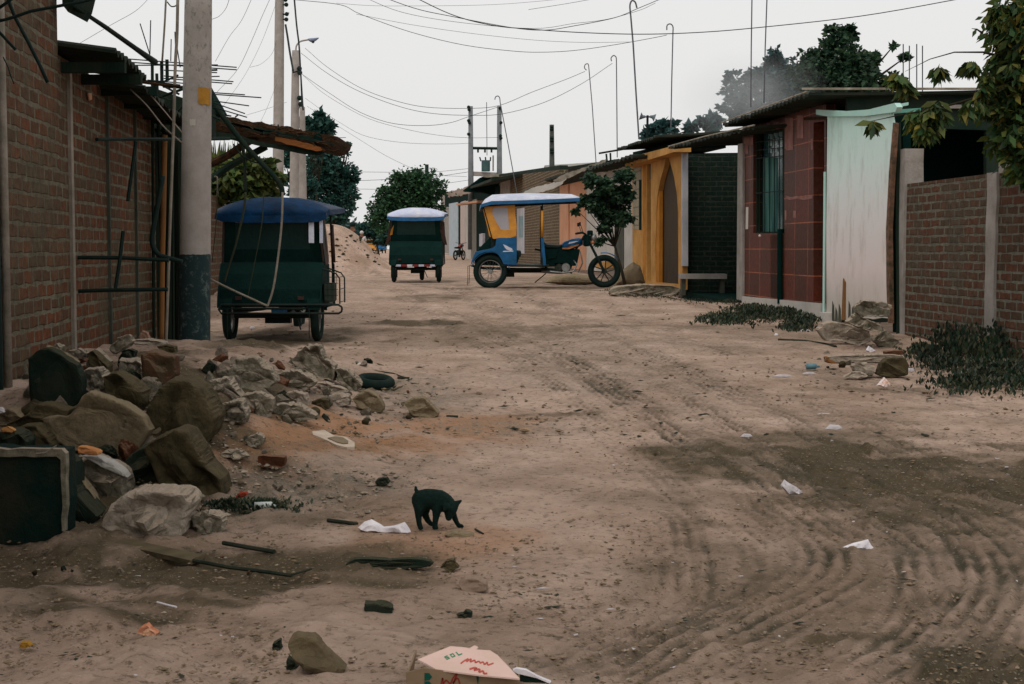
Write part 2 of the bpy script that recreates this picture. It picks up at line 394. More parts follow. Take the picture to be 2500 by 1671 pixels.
    bp=N.new('ShaderNodeBump'); bp.inputs['Strength'].default_value=1.0; bp.inputs['Distance'].default_value=.035
    ad=N.new('ShaderNodeMath'); L.new(noise(14,10,.75),ad.inputs[0]); L.new(mul(noise(70,4,.7),.35),ad.inputs[1]); L.new(ad.outputs[0],bp.inputs['Height']); L.new(bp.outputs[0],b.inputs['Normal'])
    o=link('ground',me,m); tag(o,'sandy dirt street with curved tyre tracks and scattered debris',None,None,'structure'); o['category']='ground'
    return o
DIRT=[rgb(158,132,113),rgb(198,171,153),rgb(172,124,86),rgb(128,122,110),rgb(92,79,60),rgb(62,58,42),rgb(196,180,160)]
build_ground()
# ================================================================== buildings and walls
M_brickL=brick('brick_left',rgb(104,63,43),rgb(76,59,44),rgb(108,102,86),smear=.75,smc=rgb(84,78,62),disp=.012)
M_brickR=brick('brick_right',rgb(92,60,45),rgb(74,62,49),rgb(106,104,92),smear=.6,smc=rgb(78,74,62),rh=.098,disp=.012)
M_brickF=brick('brick_far',rgb(92,70,52),rgb(78,66,50),rgb(128,118,98),rh=.11,smear=.2)
M_tile=brick('tile_red',rgb(94,42,28),rgb(68,35,24),rgb(156,88,58),bw=.62,rh=.40,ms=.010,smear=.6,smc=rgb(70,44,32),tile=True,disp=.003)
M_conc=mat('cement',rgb(128,122,114),rgb(158,152,146),2.5,.9,.5,30)
M_concd=mat('cement_dark',rgb(62,66,58),rgb(86,86,76),2.5,.9,.5,30)
M_strip=mat('cement_strip',rgb(150,140,128),rgb(118,112,100),6,.9,.6,50)
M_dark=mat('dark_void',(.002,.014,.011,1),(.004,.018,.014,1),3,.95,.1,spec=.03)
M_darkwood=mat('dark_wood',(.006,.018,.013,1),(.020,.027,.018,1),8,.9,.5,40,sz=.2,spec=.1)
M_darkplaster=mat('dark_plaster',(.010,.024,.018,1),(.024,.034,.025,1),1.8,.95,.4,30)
M_yel=mat('yellow_plaster',rgb(158,114,60),rgb(200,150,86),1.6,.85,.4,40,c3=rgb(176,146,106),det=11)
M_yeld=mat('amber_plaster',rgb(150,96,34),rgb(184,122,46),2.0,.8,.3,40)
M_brown=mat('brown_door',rgb(70,52,34),rgb(50,44,30),5,.7,.3,30,sz=.3)
M_peach=mat('peach_plaster',rgb(180,130,100),rgb(196,148,118),1.2,.9,.3,30)
M_white=mat('white_plaster',rgb(196,190,182),rgb(170,166,158),1.5,.9,.3,30)
M_pale=mat('pale_grey_paint',rgb(160,160,166),rgb(184,182,184),2,.8,.3,30)
M_roof=mat('roof_sheet_dark',(.010,.020,.015,1),(.034,.036,.026,1),2.2,.9,.4,20)
M_roofrim=mat('roof_rim',rgb(160,152,138),rgb(112,104,90),6,.9,.3,30)
M_mint=mat('mint_paint',rgb(150,196,184),rgb(176,208,198),1.4,.7,.2,20,sz=.3)
M_metal=mat('dark_iron',(.003,.016,.013,1),(.010,.020,.016,1),10,.7,.2,40,spec=.15)
M_rust=mat('rusty_brown',rgb(34,34,24),rgb(80,52,32),9,.95,.9,30,c3=rgb(130,76,40),dist=.05)
M_bamboo=mat('bamboo',rgb(140,96,54),rgb(112,80,50),8,.8,.4,30,sz=.2)
def mint_panel_mat():
    m=bpy.data.materials.new('mint_white_panel'); m.use_nodes=True; n=m.node_tree; N=n.nodes; L=n.links; b=N['Principled BSDF']; b.inputs['Roughness'].default_value=.6
    g=N.new('ShaderNodeNewGeometry').outputs['Position']; s=N.new('ShaderNodeSeparateXYZ'); L.new(g,s.inputs[0])
    nz=N.new('ShaderNodeTexNoise'); nz.inputs['Scale'].default_value=3; nz.inputs['Detail'].default_value=7; L.new(g,nz.inputs['Vector'])
    ad=N.new('ShaderNodeMath'); ad.operation='MULTIPLY_ADD'; ad.inputs[1].default_value=.5; L.new(nz.outputs[0],ad.inputs[0]); L.new(s.outputs['Z'],ad.inputs[2])
    mr=N.new('ShaderNodeMapRange'); mr.inputs['From Min'].default_value=.7; mr.inputs['From Max'].default_value=3.7; L.new(ad.outputs[0],mr.inputs[0])
    cr=N.new('ShaderNodeValToRGB'); e=cr.color_ramp.elements; e[0].position=0; e[0].color=rgb(118,116,84); e[1].position=1; e[1].color=rgb(180,216,204)
    for p,c in ((.09,rgb(188,180,168)),(.3,rgb(220,206,202)),(.55,rgb(218,216,214)),(.75,rgb(206,224,218))):
        x=e.new(p); x.color=c
    L.new(mr.outputs[0],cr.inputs[0])
    mp=N.new('ShaderNodeMapping'); mp.inputs['Scale'].default_value=(1.6,1.6,.5); L.new(g,mp.inputs[0])
    n2=N.new('ShaderNodeTexNoise'); n2.inputs['Scale'].default_value=2.6; n2.inputs['Detail'].default_value=12; n2.inputs['Roughness'].default_value=.72; L.new(mp.outputs[0],n2.inputs['Vector'])
    r2=N.new('ShaderNodeValToRGB'); r2.color_ramp.elements[0].position=.30; r2.color_ramp.elements[1].position=.5; r2.color_ramp.elements[0].color=(.50,.50,.42,1); L.new(n2.outputs[0],r2.inputs[0])
    mx=N.new('ShaderNodeMix'); mx.data_type='RGBA'; mx.blend_type='MULTIPLY'; mx.inputs['Factor'].default_value=.6; L.new(cr.outputs[0],mx.inputs['A']); L.new(r2.outputs[0],mx.inputs['B']); L.new(mx.outputs['Result'],b.inputs['Base Color'])
    return m
M_mintpanel=mint_panel_mat()
TR=6.54; TL=-2.375
def fpoly(name,pts,t,m,parent,th=.12,holes=(),side=1,bevel=0):
    """flat piece on the street-parallel plane t, traced from the photo, th thick away from the street"""
    return MB().prism([F(x,y,t) for x,y in pts],(side*th,0,0),[[F(x,y,t) for x,y in h] for h in holes]).build(name,m,parent,bevel=bevel)
def rect(x0,y0,x1,y1): return [(x0,y0),(x1,y0),(x1,y1),(x0,y1)]
def sheet(name,corners,m,parent,th=.03,corr=0,amp=.02,n=40,rim=None):
    """a roof sheet between 4 corners (a,b along the eave, d,c at the back), optionally corrugated across a-b"""
    a,b,c,d=[Vector(p) for p in corners]; mb=MB(); nu=n if corr else 8; nv=6; vs=[]; fs=[]
    for k in (0,1):
        for i in range(nu+1):
            for j in range(nv+1):
                u=i/nu; v=j/nv; p=(a.lerp(b,u)).lerp(d.lerp(c,u),v)
                z=amp*math.sin(u*corr*2*math.pi) if corr else 0
                z+=.018*mnoise.noise(p*1.3)+(-.02 if (j==0 and mnoise.noise(p*4)>.2) else 0)
                vs.append(p+Vector((0,0,z-k*th)))
    m_=nv+1; q=(nu+1)*m_
    for i in range(nu):
        for j in range(nv):
            f=(i*m_+j,(i+1)*m_+j,(i+1)*m_+j+1,i*m_+j+1); fs.append(f); fs.append(tuple(x+q for x in reversed(f)))
    for i in range(nu):
        for j in (0,nv): fs.append((i*m_+j,(i+1)*m_+j,(i+1)*m_+j+q,i*m_+j+q))
    for j in range(nv):
        for i in (0,nu): fs.append((i*m_+j,i*m_+j+1,i*m_+j+1+q,i*m_+j+q))
    mb.add(vs,fs); return mb.build(name,m,parent)
# ---- left: tall brick building at the near end
c=S(TL,9,ghf(-3.2,9))
bl=thing('brick_building','tall near brick building at the left edge with a pale drainpipe down its wall','building',c)
def wallL(y0,y1,z0,z1,t=TL,th=.25):
    a=[S(t,y0,z0),S(t,y1,z0),S(t,y1,z1),S(t,y0,z1)]; return MB().prism(a,(-th,0,0))
wallL(3.5,11.28,.0,5.6).build('wall',M_brickL,bl)
MB().prism([S(TL-.26,11.28,0),S(TL-.26-5,11.28,0),S(TL-5.26,11.28,5.6),S(TL-.26,11.28,5.6)],(0,-.2,0)).build('side_wall',M_brickL,bl)
p0=F(20,930,TL+.03); p1=F(16,-60,TL+.03)
mb=MB(); mb.tube([Vector((p0.x,p0.y,p0.z-.3)),Vector((p0.x,p0.y,p1.z+.3))],.028,8); mb.build('drainpipe',M_strip,bl,smooth=True)
p0=F(3,930,TL+.02); MB().tube([Vector((p0.x,p0.y,p0.z-.3)),Vector((p0.x,p0.y,4.5))],.014,6).build('cable',M_metal,bl)
# dark beam end hanging at the roof corner and the metal strips in the top left corner
def bar(name,label,cat,pts,Y,r,m=None,group=None):
    P=[at(x,y,(Y if not hasattr(Y,'__len__') else Y[i])) for i,(x,y) in enumerate(pts)]
    o=MB().tube(P,r,6).build(name,m or M_metal,origin=P[0],smooth=True); return tag(o,label,cat,group)
o=MB().prism([at(150,-40,11.1),at(190,-40,11.1),at(178,8,11.1),at(166,30,11.1),at(152,12,11.1)],(0,.5,0)).build('roof_bracket',M_darkwood,bl)
bar('loose_cable','curved black cable crossing the upper left corner in front of the tall brick wall','cable',[(-20,55),(15,48),(40,40),(75,28),(150,14),(200,5),(270,-14)],9.0,.010)
bar('steel_rod','black rod slanting down across the tall brick wall from the upper left corner','rod',[(12,-20),(38,45),(70,105),(100,165),(116,202)],9.3,.012)
bar('steel_rod','short black rod behind the drainpipe at the left edge','rod',[(-10,70),(18,100),(38,122)],9.3,.010)
bar('loose_wire','thin dark wire looping over the drainpipe in the top left corner','wire',[(8,140),(20,165),(26,185),(34,205)],9.3,.004)
bar('steel_rod','thin black rod running off the top left corner','rod',[(-10,25),(20,5),(60,-30)],9.2,.010)
# ---- left: lower brick house with roof sheets
c=S(TL,13.5,ghf(-3.6,13.5))
b2=thing('brick_house','low brick house with thin cement columns and dark corrugated roof, left of the grey pole','house',c)
wallL(11.3,16.35,.3,3.08,TL-.02).build('wall',M_brickL,b2)
for px_,w_ in ((174,.030),(265,.018),(332,.016)):
    p=F(px_,700,TL-.02); MB().box((p.x+.012,p.y,1.75),(.035,w_*2,2.6)).build('cement_strip',M_strip if px_==174 else M_concd,b2)
zr=CZ+1.516
sheet('roof',[S(-1.95,11.35,zr),S(-1.95,12.9,zr-.01),S(-5,12.9,zr+.35),S(-5,11.35,zr+.35)],M_roof,b2,.025,corr=9,amp=.022)
sheet('roof',[S(-1.98,12.95,zr-.10),S(-1.98,16.3,zr-.15),S(-5,16.3,zr+.2),S(-5,12.95,zr+.2)],M_roof,b2,.025,corr=14,amp=.022)
for y_ in (11.5,12.3,13.2,14.4,15.6):
    MB().box((S(-2.15,y_,0).x,y_,zr-.12),(.5,.06,.08)).build('rafter',M_darkwood,b2)
p=F(219,235,TL); MB().prism([F(216,228,TL+.004),F(224,228,TL+.004),F(225,243,TL+.004),F(219,246,TL+.004)],(-.01,0,0)).build('plaster_patch',M_peach,b2)
# dark timber shed end between the brick house and the pole
c=S(-2.3,16.6,ghf(-3.9,16.6))
sh=thing('timber_shed','dark timber shed end with upright posts behind the grey pole','shed',c)
Y=16.6
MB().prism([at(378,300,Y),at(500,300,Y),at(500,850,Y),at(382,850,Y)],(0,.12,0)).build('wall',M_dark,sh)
MB().prism([at(376,215,Y-.1),at(505,260,Y-.1),at(505,330,Y-.1),at(380,300,Y-.1)],(0,.5,0)).build('fascia',M_darkwood,sh)
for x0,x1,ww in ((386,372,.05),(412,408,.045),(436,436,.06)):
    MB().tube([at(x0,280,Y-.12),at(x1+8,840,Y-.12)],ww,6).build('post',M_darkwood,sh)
o=MB().tube(smoothline([at(402,330,15.6),at(399,500,15.6),at(396,640,15.6),at(394,835,15.6)]),[.030]*25,8).build('bamboo_pole',M_bamboo,origin=at(394,835,15.6),smooth=True)
tag(o,'orange brown bamboo pole standing between the brick house and the grey pole','pole')
# iron rods jutting over the brick house wall
for nm,lab,pts,Y,r in (('steel_bar','topmost black iron bar held out level across the brick house wall',[(236,341),(300,340),(470,341),(560,339)],(12.55,13.1,14.4,14.8),.018),
    ('steel_bar','longest black iron bar at mid height across the brick house wall',[(147,629),(300,630),(412,636)],12.0,.018),
    ('steel_bar','lowest black iron bar across the brick house wall above the rubble',[(182,712),(260,709),(410,707)],12.0,.018),
    ('steel_bar','short upright iron bar hanging from the topmost level bar',[(332,346),(322,420),(312,492)],12.4,.016),
    ('steel_bar','short slanting iron bar between the two lower level bars',[(301,564),(292,640),(282,704)],11.9,.016)):
    tag(MB().tube([at(x,y,Y if not hasattr(Y,'__len__') else Y[i]) for i,(x,y) in enumerate(pts)],r,6).build(nm,M_metal,origin=at(*pts[0],Y if not hasattr(Y,'__len__') else Y[0])),lab,'iron bar')
for x,y,Y in ((236,341,12.5),(187,708,12.0)):
    pass
o=MB().tube([at(178,14,11.0),at(255,65,12.5),at(330,118,14),at(378,152,15)],[.014,.02,.024,.034],8).build('timber_beam',M_darkwood,origin=at(378,152,15),smooth=True); tag(o,'long dark beam slanting down from the tall building to the shed roof','beam')
# rebar bundles
rb=thing('rebar_bundle','bundle of dark reinforcing rods stretching left and right behind the top of the grey pole','rebar',at(430,175,15.5))
for a,b_ in (((280,142),(578,165)),((280,150),(578,171)),((330,160),(532,159)),((400,172),(530,178)),((420,190),(536,187)),((400,186),(570,200)),((400,192),(567,205)),((450,222),(598,232)),((450,226),(638,239)),((500,244),(608,259)),((510,248),(598,278)),((520,262),(603,287)),((360,196),(470,206)),((300,190),(440,208))):
    MB().tube([at(*a,15.4),at(*b_,15.6)],.0065,5).build('rod',M_metal,rb)
for a,b_ in (((342,58),(366,134)),((368,50),(366,134)),((418,96),(417,150)),((427,78),(430,150)),((430,100),(440,165))):
    MB().tube([at(*a,15.4),at(*b_,15.4)],.006,5).build('rod',M_metal,rb)
MB().box(at(408,172,15.5),(.03,.03,.22)).build('stay',M_metal,rb); MB().box(at(395,178,15.5),(.03,.03,.22)).build('stay',M_metal,rb)
# awning with old thatch and beam
aw=thing('timber_awning','ragged rusty brown timber awning reaching out over the street above the dark mototaxi','awning',at(520,300,19))
def ragged(pts,Y,th,m,name,par,sub=3,amp=.03):
    mb=MB(); P=[at(x,y,Y) for x,y in pts]; Q=[]
    for i in range(len(P)):
        a,b_=P[i],P[(i+1)%len(P)]
        k=max(2,int((b_-a).length/.05))
        for j in range(k):
            p=a.lerp(b_,j/k); Q.append(p+Vector((mnoise.noise(p*9),0,mnoise.noise(p*11+Vector((5,5,5)))))*amp)
    return mb.prism(Q,(0,th,0)).build(name,m,par)
ragged([(500,268),(560,285),(640,300),(700,312),(760,322),(822,335),(818,346),(806,360),(796,362),(740,352),(660,336),(600,332),(560,322),(500,316)],18.6,1.6,M_rust,'thatch_edge',aw)
ragged([(500,318),(580,330),(640,348),(720,358),(765,368),(792,372),(775,380),(740,376),(690,366),(640,358),(500,328)],18.5,.10,M_darkwood,'beam',aw,amp=.008)
ragged([(672,334),(720,343),(780,358),(792,366),(770,368),(700,352),(672,343)],18.42,.08,mat('orange_plank',rgb(130,78,40),rgb(84,58,34),8,.9,.6,40,sx=.3),'plank',aw,amp=.012)
for q in ([(500,284),(640,318),(642,323),(500,290)],[(560,300),(760,334),(760,340),(560,306)],[(600,310),(815,350),(814,355),(600,317)]): ragged(q,18.45,.06,M_darkwood,'plank',aw,amp=.012)
MB().tube([at(776,337,18.5),at(776,337,20.3)],.055,10).build('log_end',M_dark,aw)
MB().tube([at(515,440,18.8),at(560,405,18.8),at(600,385,18.8),at(650,358,18.8)],.045,7).build('brace',M_darkwood,aw)
MB().tube([at(515,400,19.2),at(560,378,19),at(598,352,18.9),at(640,325,18.8)],.05,7).build('brace',M_rust,aw)
MB().prism([at(500,205,17.5),at(520,240,17.5),at(540,275,17.5),at(500,285,17.5)],(0,.4,0)).build('bracket',M_dark,aw)
# ---- right: brick yard wall with cement columns
c=S(TR,17,ghf(5,17))
yw=thing('brick_wall','low brick yard wall with pale cement columns at the right edge','wall',c)
def wy(px_): return F(px_,600,TR).y
ytop=F(2212,450,TR).z; yt2=F(2420,424,TR).z
MB().prism([S(TR,wy(2212),.2),S(TR,12.3,.2),S(TR,12.3,yt2+.02),S(TR,wy(2430),yt2),S(TR,wy(2212),ytop)],(.16,0,0)).build('wall',M_brickR,yw)
def col(x0,x1,ya,yb,m,par,pr=.03,name='column',tt=TR):
    a=F(x0,600,tt).y; b_=F(x1,600,tt).y; zt=F((x0+x1)/2,ya,tt).z; zb=F((x0+x1)/2,yb,tt).z
    q=[]; n=14
    for i in range(n+1):
        z=zb+(zt-zb)*i/n; q.append(S(tt-pr,a+.02*mnoise.noise(Vector((3,a,z*3))),z))
    for i in range(n,-1,-1):
        z=zb+(zt-zb)*i/n; q.append(S(tt-pr,b_+.03*mnoise.noise(Vector((7,b_,z*4))),z))
    return MB().prism(q,(.2+pr,0,0)).build(name,m,par)
col(2413,2436,422,845,M_conc,yw); col(2200,2212,365,850,M_conc,yw)
fpoly('cement_block',[(2438,362),(2500,350),(2540,343),(2540,408),(2438,424)],TR-.02,M_conc,yw,.16)
# ---- right: red tiled house
c=S(TR,23.5,ghf(4.3,23.5))
rh=thing('red_tiled_house','narrow house with dark red tiled front, barred window and wide dark roof sheet','house',c)
W=M_tile
fpoly('wall',[(1813,296),(2017,255),(2017,742),(1813,722)],TR,M_tile,rh,.15,holes=[[(1839,326),(1915,312),(1915,570),(1839,570)],[(1880,574),(1914,574),(1914,735),(1880,735)],[(1986,300),(2012,296),(2012,738),(1986,736)]])
M_glass=mat('window_glass',(.02,.07,.075,1),(.03,.09,.09,1),2,.15,.0,spec=.6)
wn=fpoly('window',[(1839,322),(1915,308),(1915,575),(1839,575)],TR+.17,M_glass,rh,.03)
MB().prism([F(1836,318,TR+.05),F(1918,306,TR+.05),F(1918,575,TR+.05),F(1836,575,TR+.05)],(.06,0,0),[[F(1848,328,TR+.05),F(1910,318,TR+.05),F(1910,566,TR+.05),F(1848,566,TR+.05)]]).build('window_frame',M_darkwood,wn)
M_pane=mat('pane_painted_reflection',rgb(120,150,150),rgb(90,130,130),3,.2,0,spec=.6)  # pale tone paints a reflection into these panes
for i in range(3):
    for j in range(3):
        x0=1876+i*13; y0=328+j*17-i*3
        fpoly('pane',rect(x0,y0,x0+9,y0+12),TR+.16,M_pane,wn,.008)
M_curt=mat('teal_curtain',(.012,.07,.065,1),rgb(90,130,120),5,.8,.4,30,sz=.15,w=.56)
fpoly('curtain',rect(1860,385,1898,568),TR+.165,M_curt,wn,.003)
g=MB()
for x in (1855,1867,1879,1891,1903): g.tube([F(x,332,TR+.03),F(x,570,TR+.03)],.008,5)
for y in (345,365,385,470): g.tube([F(1842,y+3,TR+.03),F(1913,y-4,TR+.03)],.008,5)
g.build('grille',M_metal,wn)
M_maroon=mat('maroon_door',(.030,.022,.016,1),(.022,.025,.018,1),4,.6,.2,20)
d=fpoly('door',[(1878,572),(1898,572),(1898,738),(1878,736)],TR+.06,M_maroon,rh,.05)
fpoly('door',[(1984,296),(2017,292),(2017,742),(1984,738)],TR+.22,M_maroon,rh,.05)
MB().tube([F(1906,560,TR-.02),F(1906,742,TR-.02)],.055,8).build('drainpipe',M_dark,rh)
M_pinkpatch=mat('pink_patch',rgb(150,112,106),rgb(124,84,76),5,.8,.3,30)
for q in (rect(1916,288,1936,312),[(1916,312),(1936,310),(1936,366),(1920,368),(1916,360)],rect(1946,282,1961,338),[(1979,340),(1984,339),(1984,366),(1980,366)],rect(1846,302,1858,318),rect(1872,300,1879,318),rect(1888,298,1902,316),rect(1816,336,1838,354),[(1818,356),(1826,350),(1826,376),(1816,376)],rect(1936,515,1943,532),rect(1916,514,1920,538)):
    fpoly('plaster_patch',q,TR-.006,M_pinkpatch,rh,.004)
fpoly('plaster_patch',[(1918,478),(1930,482),(1945,479),(1960,483),(1983,478),(1983,485),(1962,489),(1945,485),(1930,489),(1918,486)],TR-.006,M_pinkpatch,rh,.004)
fpoly('notice',[(1821,506),(1827,506),(1826,560),(1820,560)],TR-.008,M_white,rh,.004)
M_lamp=mat('lamp_white',rgb(230,215,205),None,2,.5,0)
p=F(1855,576,TR-.05); MB().sphere(p,.022).build('door_knob',M_lamp,rh,smooth=True)
fpoly('plinth',[(1811,724),(2004,742),(2004,775),(1811,770)],TR-.05,M_white,rh,.2)
fpoly('step',[(1998,762),(2014,764),(2014,790),(1998,788)],TR-.22,M_white,rh,.2)
fpoly('corner_post',[(1801,352),(1813,350),(1812,735),(1798,732)],TR-.04,M_conc,rh,.14)
fpoly('lintel',[(1962,287),(2030,284),(2030,292),(1962,294)],TR-.03,M_rust,rh,.2)
ZR=CZ+2.133
sheet('roof',[S(6.0,25.4,ZR),S(6.0,20.4,ZR),S(12.0,20.4,ZR+.10),S(12.0,25.4,ZR+.1)],M_roof,rh,.035,corr=24,amp=.018,n=90)
MB().box((S(9.0,20.42,0).x,20.38,ZR+.055),(6.2,.03,.03)).build('roof_rim',M_roofrim,rh)
MB().tube([S(5.98,25.4,ZR+.02),S(5.98,20.4,ZR+.02)],.014,5).build('roof_rim',M_roofrim,rh)
# gable side, seen over the yard wall
sw=MB(); Y0=20.6
X0=S(TR,Y0,0).x
def pt(px_,py_): return at(px_,py_,Y0)
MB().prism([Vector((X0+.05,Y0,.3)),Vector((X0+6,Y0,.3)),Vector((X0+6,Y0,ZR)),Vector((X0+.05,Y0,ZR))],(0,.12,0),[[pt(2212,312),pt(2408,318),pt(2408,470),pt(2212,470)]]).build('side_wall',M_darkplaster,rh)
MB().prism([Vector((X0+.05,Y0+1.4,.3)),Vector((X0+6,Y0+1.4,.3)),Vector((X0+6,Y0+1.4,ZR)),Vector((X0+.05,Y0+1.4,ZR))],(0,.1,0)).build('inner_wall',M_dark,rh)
MB().box(pt(2400,262)+Vector((0,-.05,0)),(1.3,.08,.05)).build('timber',M_conc,rh)
for a,b_ in (((2190,366),(2216,366)),((2236,368),(2250,372))):
    MB().prism([pt(a[0],a[1]),pt(b_[0],b_[1]),pt(b_[0],b_[1]+4),pt(a[0],a[1]+4)],(0,-.06,0)).build('timber',M_conc,rh)
# ---- mint and white sheet screen
ms=thing('sheet_screen','tall mint and white painted sheet screen with a rotten lower edge beside the brick wall','screen',S(TR-.1,20,ghf(4.7,20)))
pts=[(2020,282),(2060,283),(2110,282),(2176,276),(2180,300),(2172,420),(2165,560),(2166,700),(2168,778)]
bot=[(2150,776),(2132,780),(2112,776),(2094,784),(2078,776),(2060,782),(2044,778),(2030,786),(2018,782)]
fpoly('panel',pts+bot+[(2017,560)],TR-.12,M_mintpanel,ms,.03)
fpoly('edge_board',[(2180,300),(2185,302),(2177,420),(2170,560),(2173,790),(2168,790),(2164,700),(2163,560),(2170,420)],TR-.14,mat('edge_brown',rgb(130,96,78),rgb(60,54,40),9,.9,.5,40),ms,.05)
fpoly('top_beam',[(1992,268),(2060,272),(2120,268),(2184,252),(2190,262),(2186,274),(2110,284),(2020,285),(1992,280)],TR-.16,M_mint,ms,.07)
MB().prism([at(2186,256,19.2),at(2218,250,19.2),at(2218,257,19.2),at(2186,263,19.2)],(0,.1,0)).build('top_beam',M_mint,ms)
MB().prism([at(2130,272,19.0),at(2248,264,19.0),at(2248,272,19.0),at(2130,282,19.0)],(0,.05,0)).build('green_strip',mat('green_strip',rgb(80,140,124),rgb(110,160,146),6,.7,.2),ms)
MB().tube([F(2014,420,TR-.14),F(2011,785,TR-.14)],.02,6).build('post',M_mint,ms)
fpoly('stain_board',[(2058,680),(2063,690),(2062,782),(2054,782)],TR-.135,M_bamboo,ms,.02)
for x,yt in ((2032,735),(2040,750),(2048,742),(2072,735),(2080,750)):
    fpoly('rot_streak',[(x,yt),(x+4,yt+12),(x+5,785),(x-2,785)],TR-.124,M_concd,ms,.003)
fpoly('gap_shade',[(2174,282),(2204,282),(2206,850),(2180,846)],TR+.05,M_dark,ms,.1)  # near-black sheet painted as the shade inside the gap
MB().tube([F(2192,300,TR-.02),F(2196,850,TR-.02)],.04,6).build('post',M_darkwood,ms)
# ---- porch with recessed room; the roof's shade is painted into its dark materials
pc=thing('porch','dark recessed porch with a grey pillar and low bench under a sagging roof','porch',S(TR,28,ghf(4,28)))
yA=F(1664,600,TR).y; yB=F(1800,600,TR).y
zt=CZ+2.0
zf=ghf(*S(TR,29,0)[:2])
MB().prism([S(TR+.02,yA,zf-.3),S(TR+3,yA,zf-.3),S(TR+3,yA,zt),S(TR+.02,yA,zt)],(0,.15,0)).build('side_wall',brick('shaded_brick',(.010,.024,.018,1),(.016,.026,.018,1),(.034,.042,.032,1),smear=.4,smc=(.012,.02,.015,1)),pc)
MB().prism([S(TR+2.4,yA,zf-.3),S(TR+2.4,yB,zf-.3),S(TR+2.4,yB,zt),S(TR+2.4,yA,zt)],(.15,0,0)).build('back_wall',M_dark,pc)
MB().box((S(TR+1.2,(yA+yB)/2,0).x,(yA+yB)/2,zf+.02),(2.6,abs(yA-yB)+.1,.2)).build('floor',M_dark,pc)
for q in ():
    MB().box(at((q[0]+q[2])/2,q[1],yA-.05),((q[2]-q[0])*yA/3600,.06,.02)).build('shelf',M_concd,pc)
MB().prism([at(1666,372,yA-.3),at(1680,372,yA-.3),at(1680,650,yA-.3),at(1666,650,yA-.3)],(0,.2,0)).build('pillar',M_pale,pc)
p=at(1715,675,yA-.7); bn=MB().box((p.x,p.y,p.z),(.95,.45,.10)).build('bench_top',M_conc,pc)
for dx in (-.4,.4): MB().box((p.x+dx,p.y,p.z-.22),(.08,.3,.34)).build('bench_leg',M_concd,pc)
sheet('roof',[S(6.05,F(1632,360,6.05).y,F(1632,360,6.05).z),S(6.05,F(1842,308,6.05).y,F(1842,308,6.05).z),S(10,22.6,CZ+2.1),S(10,30.2,CZ+2.35)],M_roof,pc,.03,corr=22,amp=.015,n=80)
MB().tube([F(1632,358,6.03),F(1720,334,6.03),F(1842,306,6.03)],.014,5).build('roof_rim',M_roofrim,pc)
# ---- yellow arched house
yh=thing('yellow_house','yellow plastered house with a tall pointed arch doorway','house',S(TR,33,ghf(3.6,33)))
arch=[(1628,372),(1622,405),(1612,440),(1605,480),(1602,520),(1600,600),(1600,690),(1656,695),(1656,600),(1655,510),(1652,470),(1645,430),(1637,400)]
dr=rect(1579,388,1589,688)
fpoly('wall',[(1544,392),(1666,362),(1666,708),(1544,690)],TR,M_yel,yh,.11,holes=[dr,arch])
fpoly('reveal',[(1598,400),(1608,400),(1610,480),(1609,700),(1598,700)],TR+.02,M_yeld,yh,.08)
fpoly('reveal',[(1569,392),(1577,392),(1577,690),(1569,690)],TR-.003,M_yeld,yh,.02)
fpoly('arched_door',[(1595,370),(1662,362),(1662,705),(1595,700)],TR+.115,M_brown,yh,.05)
fpoly('door',rect(1576,384,1592,692),TR+.115,M_dark,yh,.05)
fpoly('transom',rect(1579,394,1589,438),TR+.07,M_concd,yh,.03)
fpoly('ashlar_panel',[(1546,410),(1565,408),(1565,560),(1546,560)],TR-.008,brick('ashlar',rgb(150,138,112),rgb(136,126,102),rgb(100,92,70),bw=.7,rh=.22,ms=.02,tile=True,smear=.1),yh,.006)
fpoly('window',[(1560,440),(1565,440),(1565,562),(1560,562)],TR-.016,M_dark,yh,.006)
fpoly('plaster_patch',[(1544,640),(1556,655),(1570,688),(1568,694),(1544,690)],TR-.008,M_white,yh,.006)
# fascia beam standing out from the wall
a,b_=F(1526,387,6.25),F(1646,356,6.25)
MB().prism([a,b_,b_-Vector((0,0,.13)),a-Vector((0,0,.22))],(.35,0,0)).build('fascia',M_yel,yh)
sheet('roof',[S(6.1,F(1508,362,6.1).y,F(1508,362,6.1).z),S(6.1,F(1600,332,6.1).y,F(1600,332,6.1).z),S(11,30,CZ+2.65),S(11,38,CZ+2.75)],M_roof,yh,.04,corr=20,amp=.02,n=80)
MB().prism([F(1545,372,6.7),F(1660,345,6.7),F(1660,362,6.7),F(1545,392,6.7)],(1.0,0,0)).build('gable',M_dark,yh)
# low concrete slab before the doors
def slabG(name,label,cat,pts,h,m,base=None):
    pass
# ---- farther row
def shack(name,label,cat,px_,py_):
    p=G(px_,py_); return thing(name,label,cat,F(px_,py_,TR))
wh=shack('white_house','white plastered house with small dark window, behind the leafy street tree','house',1490,655)
fpoly('wall',[(1430,430),(1548,398),(1548,672),(1430,660)],TR+.02,M_white,wh,.2)
fpoly('window',rect(1452,470,1466,520),TR,M_dark,wh,.04); fpoly('door',rect(1500,540,1522,660),TR,M_concd,wh,.04)
fpoly('step',rect(1455,640,1480,655),TR-.2,M_yel,wh,.2)
sheet('roof',[S(5.9,F(1425,415,5.9).y,F(1425,415,5.9).z),S(5.9,F(1545,378,5.9).y,F(1545,378,5.9).z),S(11,35,CZ+2.3),S(11,44,CZ+2.4)],M_roof,wh,.05,corr=14,amp=.03,n=60)
ph=shack('peach_house','peach coloured plaster house beyond the blue and yellow mototaxi','house',1390,655)
fpoly('wall',[(1366,455),(1430,440),(1430,660),(1366,652)],TR,M_peach,ph,.2)
MB().tube([F(1388,450,TR-.03),F(1388,655,TR-.03)],.03,6).build('pipe',M_peach,ph)
